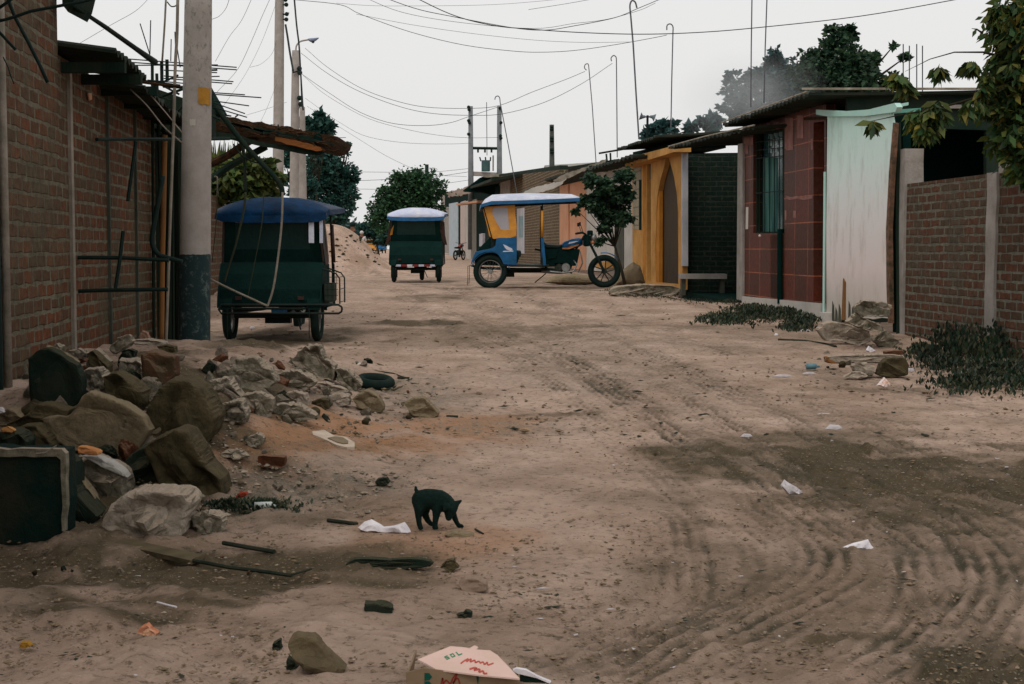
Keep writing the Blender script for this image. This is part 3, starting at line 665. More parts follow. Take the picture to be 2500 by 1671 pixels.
sheet('roof',[S(6.0,F(1330,437,6.0).y,F(1330,437,6.0).z),S(6.0,F(1440,405,6.0).y,F(1440,405,6.0).z),S(9,46,CZ+2.6),S(9,62,CZ+2.6)],M_roof,ph,.08)
ragged([(1262,478),(1300,458),(1340,450),(1372,437),(1386,434),(1372,450),(1340,466),(1300,474)],44,.5,M_white,'torn_sheet',ph,amp=.04)
ragged([(1352,440),(1380,424),(1440,404),(1480,388),(1478,396),(1440,412),(1390,434),(1356,446)],41,.3,M_roofrim,'torn_sheet',ph,amp=.03)
bh=shack('unplastered_house','unplastered brick house with cement corner column behind the mototaxi roof','house',1290,650)
fpoly('wall',[(1218,432),(1366,415),(1366,654),(1218,650)],TR+.05,M_brickF,bh,.3)
fpoly('column',[(1221,440),(1245,436),(1245,652),(1221,650)],TR+.0,M_conc,bh,.3)
fpoly('wall_top',[(1218,426),(1366,404),(1366,420),(1218,440)],TR+.15,M_darkplaster,bh,.3)
fpoly('poster',[(1266,528),(1276,528),(1276,580),(1266,580)],TR+.02,mat('blue_poster',rgb(90,130,140),rgb(140,150,150),2,.6,0),bh,.01)
fpoly('white_panel',[(1262,510),(1280,508),(1280,620),(1262,618)],TR+.035,M_pale,bh,.01)
sheet('roof',[S(5.2,F(1142,458,5.2).y,F(1142,458,5.2).z),S(5.2,F(1200,436,5.2).y,F(1200,436,5.2).z),S(11,66,CZ+4.0),S(11,90,CZ+4.6)],M_roof,bh,.12)
MB().prism([at(1175,432,78),at(1225,424,78),at(1300,420,78),at(1370,412,78),at(1372,416,78),at(1300,425,78),at(1190,434,78)],(0,1,0)).build('roof_rim',M_roofrim,bh)
MB().prism([at(1172,434,78.5),at(1225,428,78.5),at(1375,416,78.5),at(1375,436,78.5),at(1225,450,78.5),at(1218,480,78.5),at(1180,470,78.5),at(1130,466,78.5)],(0,1.5,0)).build('roof_underside',M_dark,bh)
wr=thing('far_roof','long pale blue grey roof line beyond the brick house','roof',at(1400,410,90))
MB().prism([at(1330,404,90),at(1500,394,90),at(1545,380,90),at(1545,400,90),at(1500,412,90),at(1380,418,90),at(1338,418,90)],(0,4,0)).build('roof',M_white,wr)
MB().prism([at(1318,412,89),at(1400,406,89),at(1490,400,89),at(1490,404,89),at(1330,416,89)],(0,1,0)).build('ridge',mat('slate_blue',rgb(70,92,98),rgb(90,108,112),2,.8,0),wr)
ft=thing('roof_frame','small dark rooftop frame left of the yellow house roof','frame',at(1490,400,45))
for a,b_ in (((1462,375),(1538,362)),((1468,396),(1500,393)),((1480,376),(1482,395)),((1490,374),(1491,395))):
    MB().tube([at(*a,45),at(*b_,45)],.03,5).build('bar',M_darkwood,ft)
pk=shack('plank_shack','ragged plank and sheet shack with pale blue and cream boards behind the parked mototaxi','shack',1140,625)
cols=[(1096,1117,mat('pale_blue_board',rgb(150,166,176),rgb(176,184,190),2,.8,.2)),(1119,1124,M_dark),(1124,1136,mat('cream_board',rgb(190,172,164),rgb(170,156,148),2,.8,.2)),(1137,1150,M_white),(1150,1163,mat('grey_board',rgb(140,134,124),rgb(110,108,98),2,.8,.2)),(1163,1186,M_dark),(1170,1178,M_pale),(1186,1220,M_darkwood)]
for i,(x0,x1,mm) in enumerate(cols):
    yb=628+i*2; fpoly('board',[(x0,498-i*2),(x1,494-i*2),(x1,yb),(x0,yb)] if (x0,x1)!=(1170,1178) else [(x0,572),(x1,570),(x1,602),(x0,602)],TR-.1 if x0!=1170 else TR-.25,mm,pk,.15)
fpoly('awning_edge',[(1114,498),(1165,490),(1165,495),(1114,502)],TR-.8,M_peach,pk,.4)
ragged([(1090,470),(1120,462),(1150,452),(1170,455),(1185,448),(1182,462),(1176,474),(1168,466),(1140,474),(1120,480),(1112,478),(1092,482)],95,.5,mat('pinkish_sheet',rgb(188,168,158),rgb(140,124,108),1.2,.8,.2),'torn_sheet',pk,amp=.12)
fpoly('painted_shade',[(1086,478),(1218,455),(1218,500),(1086,506)],TR-.05,M_dark,pk,.2)  # near-black panel painted as the shade under the shack roof
fpoly('wall',[(1076,470),(1097,468),(1097,620),(1076,617)],TR+.3,M_conc,pk,.2)
# ================================================================== vehicles
def paint(name,c,c2=None,rough=.45,spec=.35,bump=.5): return mat(name,c,c2 or tuple(x*.75 for x in c[:3])+(1,),5,rough,bump,7,spec=spec,coords='obj',dist=.03)
V_yel=paint('vinyl_yellow',rgb(204,140,40),rgb(178,118,44),.5)
V_blue=paint('panel_blue',rgb(0,88,136),rgb(0,68,106),.4)
V_wht=paint('canvas_white',rgb(206,206,216),rgb(170,176,196),.45)
V_blk=paint('vinyl_black',(.002,.016,.013,1),(.004,.021,.018,1),.7,.06,.8)
V_mar=paint('vinyl_maroon',rgb(64,34,26),rgb(44,34,26),.6)
V_tyre=mat('rubber',(.004,.016,.013,1),(.014,.022,.018,1),12,.9,.4,60,coords='obj')
V_chr=mat('bright_metal',rgb(150,150,146),rgb(110,112,108),8,.35,.1,metal=.7,coords='obj')
V_stl=mat('dark_steel',(.005,.017,.014,1),(.016,.024,.02,1),8,.6,.2,metal=.2,spec=.2,coords='obj')
V_eng=mat('engine_metal',rgb(74,74,66),rgb(34,44,38),14,.5,.4,40,metal=.4,coords='obj')
V_glass=mat('dark_plastic_window',(.003,.022,.021,1),(.006,.032,.030,1),3,.35,.4,coords='obj',spec=.25)
V_win=mat('clear_plastic_window',rgb(150,146,150),rgb(160,156,158),2,.4,.1,coords='obj')
V_red=paint('red_paint',rgb(130,34,30),rgb(110,30,28),.4)
V_org=paint('orange_paint',rgb(190,120,60),rgb(160,96,50),.4)
V_seat=paint('seat_black',(.004,.014,.012,1),(.006,.018,.015,1),.5,.2)
def X_(zx): return (zx-370)*.001338
def Z_(zy): return (1385-zy)*.001338
def wheel(name,par,c,r,wd,style,m_rim=None):
    mb=MB(); mb.torus(c,(0,1,0),r-wd*.5,wd*.5,36,10,1.0); t=mb.build(name,V_tyre,par,smooth=True)
    rm=MB(); rm.torus(c,(0,1,0),r-wd*1.05,.010,36,6,2.2)
    for s in (-1,1): rm.cyl((c[0],c[1]+s*.0,c[2]),(c[0],c[1]+s*.05,c[2]),.038 if style=='wire' else .05,14)
    if style=='wire':
        for i in range(20):
            q=2*math.pi*i/20; s=1 if i%2 else -1
            rm.tube([(c[0]+.03*math.cos(q+.5*s),c[1]+.03*s,c[2]+.03*math.sin(q+.5*s)),(c[0]+(r-wd)*math.cos(q),c[1],c[2]+(r-wd)*math.sin(q))],.0025,4)
    else:
        for i in range(5):
            q=2*math.pi*i/5+.4; u=Vector((math.cos(q),0,math.sin(q))); v=Vector((-math.sin(q),0,math.cos(q))); C=Vector(c)
            for sg in (-1,1):
                rm.tube([C+u*.03+v*.02*sg,C+u*(r-wd*1.05)+v*.045*sg],.011,5)
    rm.build('rim',m_rim or V_chr,t,smooth=False)
    return t
def roof_mesh(W=.66,lo=0.0):
    st=[(-.16,1.47,1.44),(-.07,1.60,1.47),(.03,1.685,1.495),(.3,1.70,1.50),(.7,1.71,1.515),(1.1,1.70,1.53),(1.45,1.69,1.545),(1.58,1.65,1.55)]
    top=[];n=14
    vs=[];fs=[]
    for x,zt,ze in st:
        for j in range(n+1):
            s=-1+2*j/n; k=abs(s)**2.6
            w=W*(1 if x>0 else .97)
            z=zt-(zt-ze-.055)*k; 
            vs.append((x-.03*(1-k)*(1 if x<0 else 0),s*w,z+.006*mnoise.noise(Vector((x*6,s*5,W)))))
    m=n+1
    for i in range(len(st)-1):
        for j in range(n): fs.append((i*m+j,(i+1)*m+j,(i+1)*m+j+1,i*m+j+1))
    # skirt
    k0=len(vs); loop=[i*m for i in range(len(st))]+[(len(st)-1)*m+j for j in range(1,n+1)]+[i*m+n for i in range(len(st)-2,-1,-1)]+[j for j in range(n-1,0,-1)]
    sv=[];sf=[]
    for a in loop:
        x,y,z=vs[a]; dz=.085 if x>-.1 else .075
        zz=min(st,key=lambda q:abs(q[0]-x))[2]
        sv.append((x,y,z)); sv.append((x*1.0+(-.01 if x<-.1 else 0),y*1.012,min(z-.06,zz) if abs(y)>.6 else z-(.085 if x>1 or x<0 else 0)))
    L_=len(loop)
    for i in range(L_):
        j=(i+1)%L_; sf.append((2*i,2*j,2*j+1,2*i+1))
    return vs,fs,sv,sf
def mototaxi(name,label,loc,rz,o,group=None):
    t=thing(name,label,'mototaxi',loc,group,rz,world=False)
    A=lambda mb,n,m,**k: mb.build(n,m,k.pop('par',t),**k)
    simple=o.get('simple',False)
    for s in (-1,1): wheel('wheel',t,(0,s*.51,.304),.304,.10,'wire',V_chr)
    wheel('wheel',t,(2.06,0,.30),.30,.10,'mag',V_eng)
    # roof
    vs,fs,sv,sf=roof_mesh(); r=MB().add(vs,fs).build('roof',o['roof'],t,smooth=True); md=r.modifiers.new('t','SOLIDIFY'); md.thickness=.012
    k=MB().add(sv,sf).build('roof_skirt',o['skirt'],r,fix=True); md=k.modifiers.new('t','SOLIDIFY'); md.thickness=.012
    def side(poly,s,th=.018,holes=(),y0=.60,sl=.05,m=None,n='side_panel',par=None,off=0):
        f=lambda p:Vector((X_(p[0]),s*(y0+off-sl*max(0,(Z_(p[1])-.9)/.6)),Z_(p[1])))
        return MB().prism([f(p) for p in poly],(0,-s*th,0),[[f(p) for p in h] for h in holes]).build(n,m,par or t,bevel=.004)
    up=[(300,300),(420,272),(700,270),(706,420),(722,560),(716,690),(640,712),(500,712),(420,728),(355,690),(345,620),(310,480),(272,330)]
    wh_=[(425,312),(520,300),(602,305),(612,450),(622,598),(560,606),(510,598),(450,500),(400,400),(400,330)]
    lowp=[(450,715),(722,705),(722,1072),(548,1062),(520,1000),(480,940),(430,905),(400,895),(300,900),(225,930),(165,985),(110,1082),(125,1010),(175,895),(395,850),(440,815)]
    for s in (-1,1):
        u=side(up,s,holes=[wh_],m=o['up'],n='side_curtain')
        side(wh_,s,.004,m=V_win if o.get('clearwin',True) else V_glass,n='window',par=u,off=-.006)
        l=side(lowp,s,.02,m=o['low'],n='side_panel')
        if o.get('emblem'):
            e=[(540,795),(585,815),(630,838),(660,852),(668,872),(640,884),(590,868),(566,845)]
            side(e,s,.004,m=V_wht,n='emblem',par=l,off=.004)
            side([(545,884),(680,880),(675,894),(535,898)],s,.004,m=V_wht,n='emblem',par=l,off=.004)
        # mudguard edge and front post
        pts=[(.304*1.14*math.cos(q),s*.51,.304+.304*1.14*math.sin(q)) for q in np.linspace(.15,2.9,14)]
        mg=MB(); 
        for a,b_ in zip(pts[:-1],pts[1:]):
            a=Vector(a);b_=Vector(b_); mg.add([a+Vector((0,.075,0)),a-Vector((0,.075,0)),b_-Vector((0,.075,0)),b_+Vector((0,.075,0))],[(0,1,2,3)])
        g=mg.build('mudguard',o['low'],t); md=g.modifiers.new('t','SOLIDIFY'); md.thickness=.01
        MB().tube([(X_(1062),s*.56,Z_(265)),(X_(1062),s*.60,Z_(1080))],.014,6).build('post',V_stl,t)
        MB().tube([(X_(1060),s*.575,Z_(352)),(X_(1058),s*.597,Z_(700))],.024,8).build('post_cover',o['up'],t,smooth=True)
        MB().prism([(X_(1042),s*.605,Z_(705)),(X_(1078),s*.605,Z_(705)),(X_(1112),s*.605,Z_(1075)),(X_(1058),s*.605,Z_(1075))],(0,-s*.02,0)).build('post_panel',o['low'],t)
        MB().tube([(-.12,s*.575,1.46),(1.52,s*.565,1.56)],.012,6).build('roof_rail',V_stl,t)
    # rear: sloping cover with window, boot below
    b=o['rear']
    tp,bt=-.13,.02
    def rp(y,z,dx=0): return Vector((tp+(bt-tp)*(1.45-z)/.55+dx,y,z))
    rc=MB().prism([rp(-.56,1.46),rp(.56,1.46),rp(.61,.90),rp(-.61,.90)],(.02,0,0),[[rp(-.42,1.40),rp(.42,1.40),rp(.44,1.08),rp(-.44,1.08)]]).build('rear_cover',b,t)
    MB().prism([rp(-.42,1.40,.008),rp(.42,1.40,.008),rp(.44,1.08,.008),rp(-.44,1.08,.008)],(.004,0,0)).build('window',V_glass,rc)
    bo=MB(); prof=[(-.10,.93),(-.20,.80),(-.27,.62),(-.28,.42),(.3,.40),(.35,.9)] if b is V_blk and o.get('low') is V_blk else [(.0,.92),(-.20,.72),(-.27,.62),(-.28,.42),(.3,.40),(.35,.9)]
    bw_=.60 if o.get('low') is V_blk else .455; bo.prism([(x,-bw_,z) for x,z in prof],(0,2*bw_,0)); bo.build('boot',b,t,bevel=.02)
    for s in (-1,1): MB().box((-.29,s*.36,.52),(.03,.07,.04)).build('tail_light',paint('dull_red',rgb(60,34,26),None),t)
    # bumper
    if o.get('stripe'):
        bp=MB().box((-.30,0,.385),(.02,.92,.05)).build('bumper',V_stl,t)
        for i in range(7):
            MB().box((-.3125,-.39+.13*i,.385),(.004,.12,.045)).build('reflector',V_wht if i%2==0 else V_red,bp)
    else:
        MB().tube([(-.22,-.42,.36),(-.33,-.42,.40),(-.33,.42,.40),(-.22,.42,.36)],.014,6).build('bumper',V_stl,t)
        for s in (-1,1):
            MB().tube([(-.25,s*.4,.40),(-.40,s*.47,.40),(-.40,s*.47,.18),(-.41,s*.47,.06)],.006,5).build('hanging_strap',V_stl,t)
    # chassis, floor, cabin seat
    ch=MB()
    for s in (-1,1):
        ch.tube([(-.2,s*.42,.36),(.5,s*.42,.34),(1.15,s*.30,.34)],.022,6)
        ch.tube([(.35,s*.58,.40),(.95,s*.58,.40)],.016,6)
    ch.tube([(0,-.5,.304),(0,.5,.304)],.03,8); ch.box((.62,0,.41),(.85,1.14,.03)); ch.tube([(.3,-.1,.3),(1.3,-.05,.3)],.03,6)
    ch.box((.35,0,.26),(.16,.3,.12))
    ch.build('chassis',V_stl,t)
    MB().box((.34,0,.62),(.42,1.05,.12)).build('passenger_seat',V_seat,t,bevel=.03)
    MB().box((.06,0,.90),(.10,1.05,.5)).build('seat_back',V_seat,t,bevel=.03)
    MB().tube([(.42,-.5,.70),(.52,-.5,.62),(.46,-.5,.46)],.03,6).build('armrest',V_seat,t)
    # motorcycle half
    mc=MB(); 
    mc.tube([(1.72,0,.98),(1.55,0,.70),(1.45,0,.36),(1.2,0,.30),(1.0,0,.36)],.020,7); mc.tube([(1.68,0,.88),(1.35,0,.74),(1.0,0,.66),(.80,0,.70)],.02,7); mc.tube([(1.0,0,.66),(1.0,0,.36)],.018,7)
    mc.build('frame',V_stl,t,smooth=True)
    st=MB(); st.add(*loft([(.93,.10,.075,.80),(1.02,.12,.05,.745),(1.2,.11,.045,.735),(1.30,.08,.04,.75)])); st.build('saddle',V_seat,t,smooth=True)
    tk=MB(); tk.add(*loft([(1.27,.05,.06,.72),(1.33,.12,.085,.755),(1.47,.14,.10,.79),(1.60,.11,.085,.825),(1.67,.04,.05,.83)])); tk=tk.build('tank',o.get('tank',V_blue),t,smooth=True)
    for s in (-1,1):
        MB().prism([(1.30,s*.128,.70),(1.42,s*.148,.70),(1.58,s*.135,.765),(1.60,s*.12,.79),(1.40,s*.148,.745),(1.29,s*.125,.725)],(0,-s*.02,0)).build('tank_stripe',V_org,tk)
        MB().prism([(1.40,s*.147,.79),(1.52,s*.146,.82),(1.60,s*.125,.85),(1.42,s*.138,.83)],(0,-s*.02,0)).build('tank_stripe',V_wht,tk)
        MB().prism([(.98,s*.13,.70),(1.22,s*.13,.69),(1.18,s*.13,.55),(1.04,s*.13,.52)],(0,-s*.03,0)).build('side_cover',V_blk,t)
    en=MB()
    for i in range(7): en.box((1.42,0,.44+.022*i),(.15,.17,.010))
    en.box((1.42,0,.50),(.11,.13,.17)); en.cyl((1.36,-.14,.37),(1.36,.14,.37),.085,16); en.box((1.30,0,.38),(.28,.20,.14)); en.cyl((1.24,-.11,.37),(1.24,.11,.37),.07,14)
    en.build('engine',V_eng,t)
    MB().cyl((1.36,-.16,.37),(1.36,-.138,.37),.075,16).build('engine_cover',V_chr,t)
    MB().tube([(1.50,-.09,.50),(1.56,-.12,.42),(1.50,-.14,.30),(1.30,-.15,.27),(1.26,-.15,.275),(.93,-.16,.305),(.92,-.16,.305)],[.016]*4+[.026,.032,.012],9).build('exhaust',V_chr,t,smooth=True)
    for x in (1.46,): MB().tube([(x,-.26,.27),(x,.26,.27)],.012,6).build('footpeg',V_stl,t)
    MB().tube([(1.0,-.12,.26),(.80,-.20,.10)],.010,5).build('kick_stand',V_stl,t)
    MB().prism([(.92,-.10,.38),(1.56,-.10,.40),(1.62,-.10,.70),(1.30,-.10,.72),(.95,-.10,.70)],(0,.20,0)).build('engine_cowl',V_blk,t,bevel=.02)
    MB().tube([(1.58,-.17,.28),(1.66,-.20,.45),(1.62,-.17,.66)],.012,6).build('crash_bar',V_chr,t)
    MB().box((1.74,0,.86),(.12,.26,.22)).build('fork_cover',V_blk,t,bevel=.03)
    fk=MB()
    for s in (-1,1): fk.tube([(1.74,s*.085,.92),(2.06,s*.085,.30)],[.018,.022],8)
    fk.box((1.75,0,.90),(.06,.20,.04)); fk.box((1.80,0,.78),(.06,.20,.03)); fk.build('fork',V_stl,t)
    hb=MB(); hb.tube([(1.58,-.38,.99),(1.66,-.30,1.0),(1.72,-.12,.97),(1.73,0,.95),(1.72,.12,.97),(1.66,.30,1.0),(1.58,.38,.99)],.012,7)
    for s in (-1,1): hb.tube([(1.66,s*.30,1.0),(1.56,s*.40,.985)],.02,7)
    hb=hb.build('handlebar',V_stl,t,smooth=True)
    for s in (-1,1):
        MB().tube([(1.66,s*.27,1.0),(1.62,s*.34,1.12),(1.61,s*.36,1.14)],.006,5).build('mirror_stem',V_stl,hb)
        MB().box((1.60,s*.37,1.15),(.03,.12,.07)).build('mirror',V_stl,hb,bevel=.01)
    MB().sphere((1.86,0,.90),.085,14,9,(.8,1,1)).build('headlight',V_chr,t,smooth=True)
    MB().box((1.80,0,1.0),(.10,.20,.08)).build('instrument',V_blk,t,bevel=.02)
    ff=MB(); 
    for a,b_ in zip(np.linspace(.7,1.75,9)[:-1],np.linspace(.7,1.75,9)[1:]):
        P=[Vector((2.06+.335*math.cos(q),0,.30+.335*math.sin(q))) for q in (a,b_)]
        ff.add([P[0]+Vector((0,.06,0)),P[0]+Vector((.0,0,.012)),P[0]-Vector((0,.06,0)),P[1]-Vector((0,.06,0)),P[1]+Vector((.0,0,.012)),P[1]+Vector((0,.06,0))],[(0,1,4,5),(1,2,3,4)])
    f=ff.build('front_mudguard',o.get('fend',V_blue),t,smooth=True); md=f.modifiers.new('t','SOLIDIFY'); md.thickness=.008
    for s in (-1,1): MB().sphere((1.84,s*.16,.82),.035,8,6).build('turn_signal',V_org,t,smooth=True)
    return t
def loft(sec,n=12):
    """ellipse sections (x, half width, half height, z) joined along x"""
    vs=[];fs=[]
    for x,w_,h,z in sec:
        for j in range(n):
            q=2*math.pi*j/n; vs.append((x,w_*math.cos(q),z+h*math.sin(q)))
    for i in range(len(sec)-1):
        for j in range(n): fs.append((i*n+j,i*n+(j+1)%n,(i+1)*n+(j+1)%n,(i+1)*n+j))
    fs.append(tuple(range(n-1,-1,-1))); fs.append(tuple((len(sec)-1)*n+j for j in range(n)))
    return vs,fs
def gpos(px_,Y):
    X=(px_-1250)/3600*Y; return Vector((X,Y,ghf(X,Y)))
grp=None
p=gpos(1198,26.8); p.z+=.0
mototaxi('mototaxi','blue mototaxi with yellow side curtain and white wing emblem, parked side on',p,0,dict(roof=V_wht,skirt=V_blue,up=V_yel,low=V_blue,rear=V_blk,emblem=True))
p=gpos(1017,33.6)
mt2=mototaxi('mototaxi','dark mototaxi seen from behind with pale roof and red and white striped bumper',p,R(90),dict(roof=paint('canvas_pale_blue',rgb(176,184,214),rgb(206,206,216),.45),skirt=V_blue,up=V_mar,low=V_blk,rear=V_blk,stripe=True,clearwin=False))
for s in (-1,1):
    MB().prism([(-.10,s*.585,1.42),(-.10,s*.46,1.42),(.0,s*.64,.85),(.0,s*.70,.85)],(.03,0,0)).build('side_flap',V_mar,mt2)
    MB().box((-.02,s*.505,.24),(.02,.15,.26)).build('mud_flap',mat('mud_flap_grey',rgb(64,60,52),rgb(44,46,40),8,.8,.2,coords='obj'),mt2)
MB().prism([(-.12,.50,1.30),(-.12,.56,1.2),(-.06,.60,1.06),(-.06,.54,1.08)],(.01,0,0)).build('yellow_trim',V_yel,mt2)
p=gpos(668,17.3)
V_blue2=paint('canvas_deep_blue',rgb(0,48,84),rgb(0,30,54),.5,.1)  # deep blue canvas, darkened further to paint in the awning's shade
mt3=mototaxi('mototaxi','black mototaxi with deep blue roof parked behind the grey pole, seen from the rear',p,R(90),dict(roof=V_blue2,skirt=V_blue2,up=V_mar,low=V_blk,rear=V_blk,clearwin=False))
V_stk=paint('sticker_white',rgb(196,180,180),rgb(170,140,140),.5)
# sticker strip at the top of the rear window and pale upright strips
xs=-.155
for y0,y1,h,m_ in ((.47,.455,.02,V_stk),(.405,.30,.055,V_stk),(.28,.25,.045,V_stk),(.22,.145,.055,V_stk),(.135,.06,.055,V_red),(.03,.012,.05,V_stk),(-.0,-.075,.05,V_stk),(-.14,-.185,.028,V_org),(-.23,-.30,.025,V_stk),(-.34,-.37,.035,V_stk)):
    MB().box((xs,(y0+y1)/2,1.415),(.004,abs(y1-y0),h)).build('sticker',m_,mt3)
for y0,w_ in ((-.47,.062),(-.585,.04)):
    MB().box((-.155,y0,1.29),(.004,w_,.27)).build('see_through_paint',V_wht,mt3)  # white boxes stand in for daylight seen through the window gaps
MB().tube([(-.34,-.52,.445),(-.34,-.80,.445),(-.34,-.835,.42),(-.34,-.84,.395),(-.34,-.835,.365),(-.34,-.80,.345),(-.34,-.52,.345),(-.34,.55,.345),(-.34,.58,.39),(-.34,.55,.445),(-.34,-.52,.445)],.013,7).build('rear_bar',V_stl,mt3,smooth=True)
rk=MB()
for z in (.55,.62,.69,.76,.84): rk.tube([(-.2,-.62,z),(-.2,-.78 if z<.8 else -.70,z-.0)],.004,4)
rk.tube([(-.2,-.60,.86),(-.2,-.76,.80),(-.2,-.80,.74),(-.2,-.80,.45)],.009,5); rk.tube([(.3,-.60,.86),(.3,-.76,.80),(.3,-.80,.74),(.3,-.80,.45)],.009,5)
for y_ in (-.66,-.71,-.76): rk.tube([(-.2,y_,.84),(-.2,y_,.50)],.003,4)
for z in (.76,.62,.47): rk.tube([(-.2,-.80,z),(.3,-.80,z)],.005,4)
rk.build('side_rack',V_stl,mt3)
MB().box((-.05,-.67,.58),(.3,.12,.22)).build('jerrycan',mat('grey_can',rgb(52,58,50),rgb(40,48,42),5,.7,.2,coords='obj'),mt3,bevel=.02)
MB().box((-.30,-.11,.36),(.02,.18,.05)).build('licence_plate',V_blue,mt3)
for px_,Y,m1,m2,lab in ((905,150,V_yel,V_yel,'tiny far mototaxi with yellow back at the end of the street'),(930,158,V_blue,V_blue,'tiny far mototaxi with blue back at the end of the street')):
    p=gpos(px_,Y); p.z+=.0
    mototaxi('mototaxi',lab,p,R(90),dict(roof=V_wht if m1 is V_yel else V_mar,skirt=m1,up=m1,low=m2,rear=m1))
# parked motorcycle by the plank shack
p=gpos(1112,88); mo=thing('motorcycle','small dark motorcycle parked against the plank shack','motorcycle',p,None,R(70),world=False)
wheel('wheel',mo,(0,0,.30),.30,.09,'wire'); wheel('wheel',mo,(1.25,0,.30),.30,.08,'wire')
MB().add(*loft([(.0,.08,.05,.74),(.3,.11,.06,.74),(.55,.1,.05,.76)])).build('seat',V_seat,mo,smooth=True)
MB().add(*loft([(.55,.08,.08,.78),(.75,.13,.11,.83),(.95,.06,.07,.87)])).build('tank',V_red,mo,smooth=True)
MB().tube([(1.25,0,.3),(1.0,0,.95)],.03,6).build('fork',V_stl,mo); MB().tube([(.9,-.35,1.05),(1.0,0,.98),(.9,.35,1.05)],.016,6).build('handlebar',V_stl,mo)
MB().box((.6,0,.45),(.4,.22,.3)).build('engine',V_eng,mo,bevel=.03); MB().sphere((1.1,0,.88),.09).build('headlight',V_chr,mo,smooth=True)
MB().tube([(0,0,.3),(.6,0,.35),(.95,0,.8)],.025,6).build('frame',V_stl,mo)
# ================================================================== figures
def skin(name,verts,edges,rad,m,parent=None,origin=(0,0,0),levels=2,root=0):
    me=bpy.data.meshes.new(name); me.from_pydata([Vector(v) for v in verts],edges,[])
    o=bpy.data.objects.new(name,me); COL.objects.link(o)
    md=o.modifiers.new('skin','SKIN'); md.use_smooth_shade=True
    if not me.skin_vertices: 
        bpy.context.view_layer.objects.active=o
    sl=me.skin_vertices[0].data
    for i,r in enumerate(rad):
        sl[i].radius=(r,r) if not hasattr(r,'__len__') else r
        sl[i].use_root=(i==root)
    sb=o.modifiers.new('sub','SUBSURF'); sb.levels=levels; sb.render_levels=levels
    dg=bpy.context.evaluated_depsgraph_get(); ev=o.evaluated_get(dg); nm=bpy.data.meshes.new_from_object(ev)
    bpy.data.objects.remove(o); nm.name=name
    o=link(name,nm,m,parent,True); o.location=origin; return o
M_fur=mat('black_fur',(.002,.013,.011,1),(.008,.024,.018,1),60,.8,.8,220,coords='obj')
def dog():
    k=.000199; 
    def P(zx,zy,y=0): return ((zx-900)*k,y,(1275-zy)*k)
    V=[P(800,560),P(520,545),P(660,540),P(960,570),P(1110,610),          #0 mid,1 rump,2 loin,3 ribs,4 chest
       P(1230,640,-.012),P(1290,760,-.022),P(1250,880,-.030),P(1235,985,-.034), #5 neck,6 skull,7 muzzle,8 nose
       P(470,480),P(440,400),P(408,300),P(404,245),                       #9..12 tail
       P(500,760,-.026),P(480,960,-.028),P(492,1130,-.028),P(525,1245,-.028),P(550,1250,-.03),   #13-17 near hind leg
       P(650,760,.026),P(625,950,.028),P(690,1110,.028),P(775,1200,.028),P(800,1215,.028),       #18-22 far hind
       P(940,800,-.028),P(915,980,-.028),P(895,1130,-.028),P(885,1235,-.028),P(930,1250,-.028),  #23-27 near fore
       P(1260,780,.026),P(1340,950,.028),P(1410,1130,.028),P(1470,1240,.028),P(1560,1262,.028),  #28-32 far fore
       P(1420,650,-.02),P(1545,575,-.016),P(1170,680,-.055),P(1130,760,-.07)]   # ears
    E=[(0,2),(2,1),(0,3),(3,4),(4,5),(5,6),(6,7),(7,8),(1,9),(9,10),(10,11),(11,12),(1,13),(13,14),(14,15),(15,16),(16,17),(2,18),(18,19),(19,20),(20,21),(21,22),(3,23),(23,24),(24,25),(25,26),(26,27),(4,28),(28,29),(29,30),(30,31),(31,32),(6,33),(33,34),(6,35),(35,36)]
    Rr=[.055,.048,.052,.056,.050,.038,.036,.027,.018,.013,.010,.0095,.007,.028,.017,.014,.013,.010,.026,.019,.014,.012,.010,.025,.017,.0145,.014,.010,.025,.017,.013,.012,.010,.016,.006,.014,.007]
    ov={0:P(820,548),1:P(540,560),2:P(670,545),3:P(980,575),4:P(1110,625),5:P(1210,680,-.012),6:P(1285,760,-.022),7:P(1255,880,-.028),8:P(1238,985,-.032)}
    for k_,v_ in ov.items(): V[k_]=v_
    RR=list(Rr); RR[0:9]=[.053,.050,.053,.054,.049,.041,.036,.026,.017]
    mb=MB()
    for a,b_ in E:
        A_,B_=Vector(V[a]),Vector(V[b_]); n=max(2,int((B_-A_).length/.004))
        for i_ in range(n+1):
            q=A_.lerp(B_,i_/n); r_=RR[a]+(RR[b_]-RR[a])*i_/n; mb.sphere(q,r_,10,7)
    me=bpy.data.meshes.new('puppy'); me.from_pydata(mb.v,[],mb.f); o=bpy.data.objects.new('puppy',me); COL.objects.link(o)
    md=o.modifiers.new('r','REMESH'); md.mode='VOXEL'; md.voxel_size=.0032; sm=o.modifiers.new('s','SMOOTH'); sm.iterations=5; sm.factor=.5
    nm=bpy.data.meshes.new_from_object(o.evaluated_get(bpy.context.evaluated_depsgraph_get())); bpy.data.objects.remove(o); nm.name='puppy'
    for v in nm.vertices: v.co+=v.normal*(.0012*mnoise.noise(v.co*260)+.001*mnoise.noise(v.co*90))
    o=link('puppy',nm,M_fur,None,True)
    p=G(1066,1290)
    o.location=(p.x-.005,p.y,p.z-.002+.004); tag(o,'small black puppy sniffing the ground beside a white plastic bag','puppy')
    # eyes and nose
    e=MB()
    for (zx,zy,y) in ((1235,790,-.055),(1300,800,-.05)): e.sphere(P(zx,zy,y),.0035,8,6)
    e.build('eyes',mat('dark_eye',(.01,.01,.01,1),None,2,.1,0),None)
    ob=bpy.data.objects['eyes']; ob.parent=o
    return o
dog()
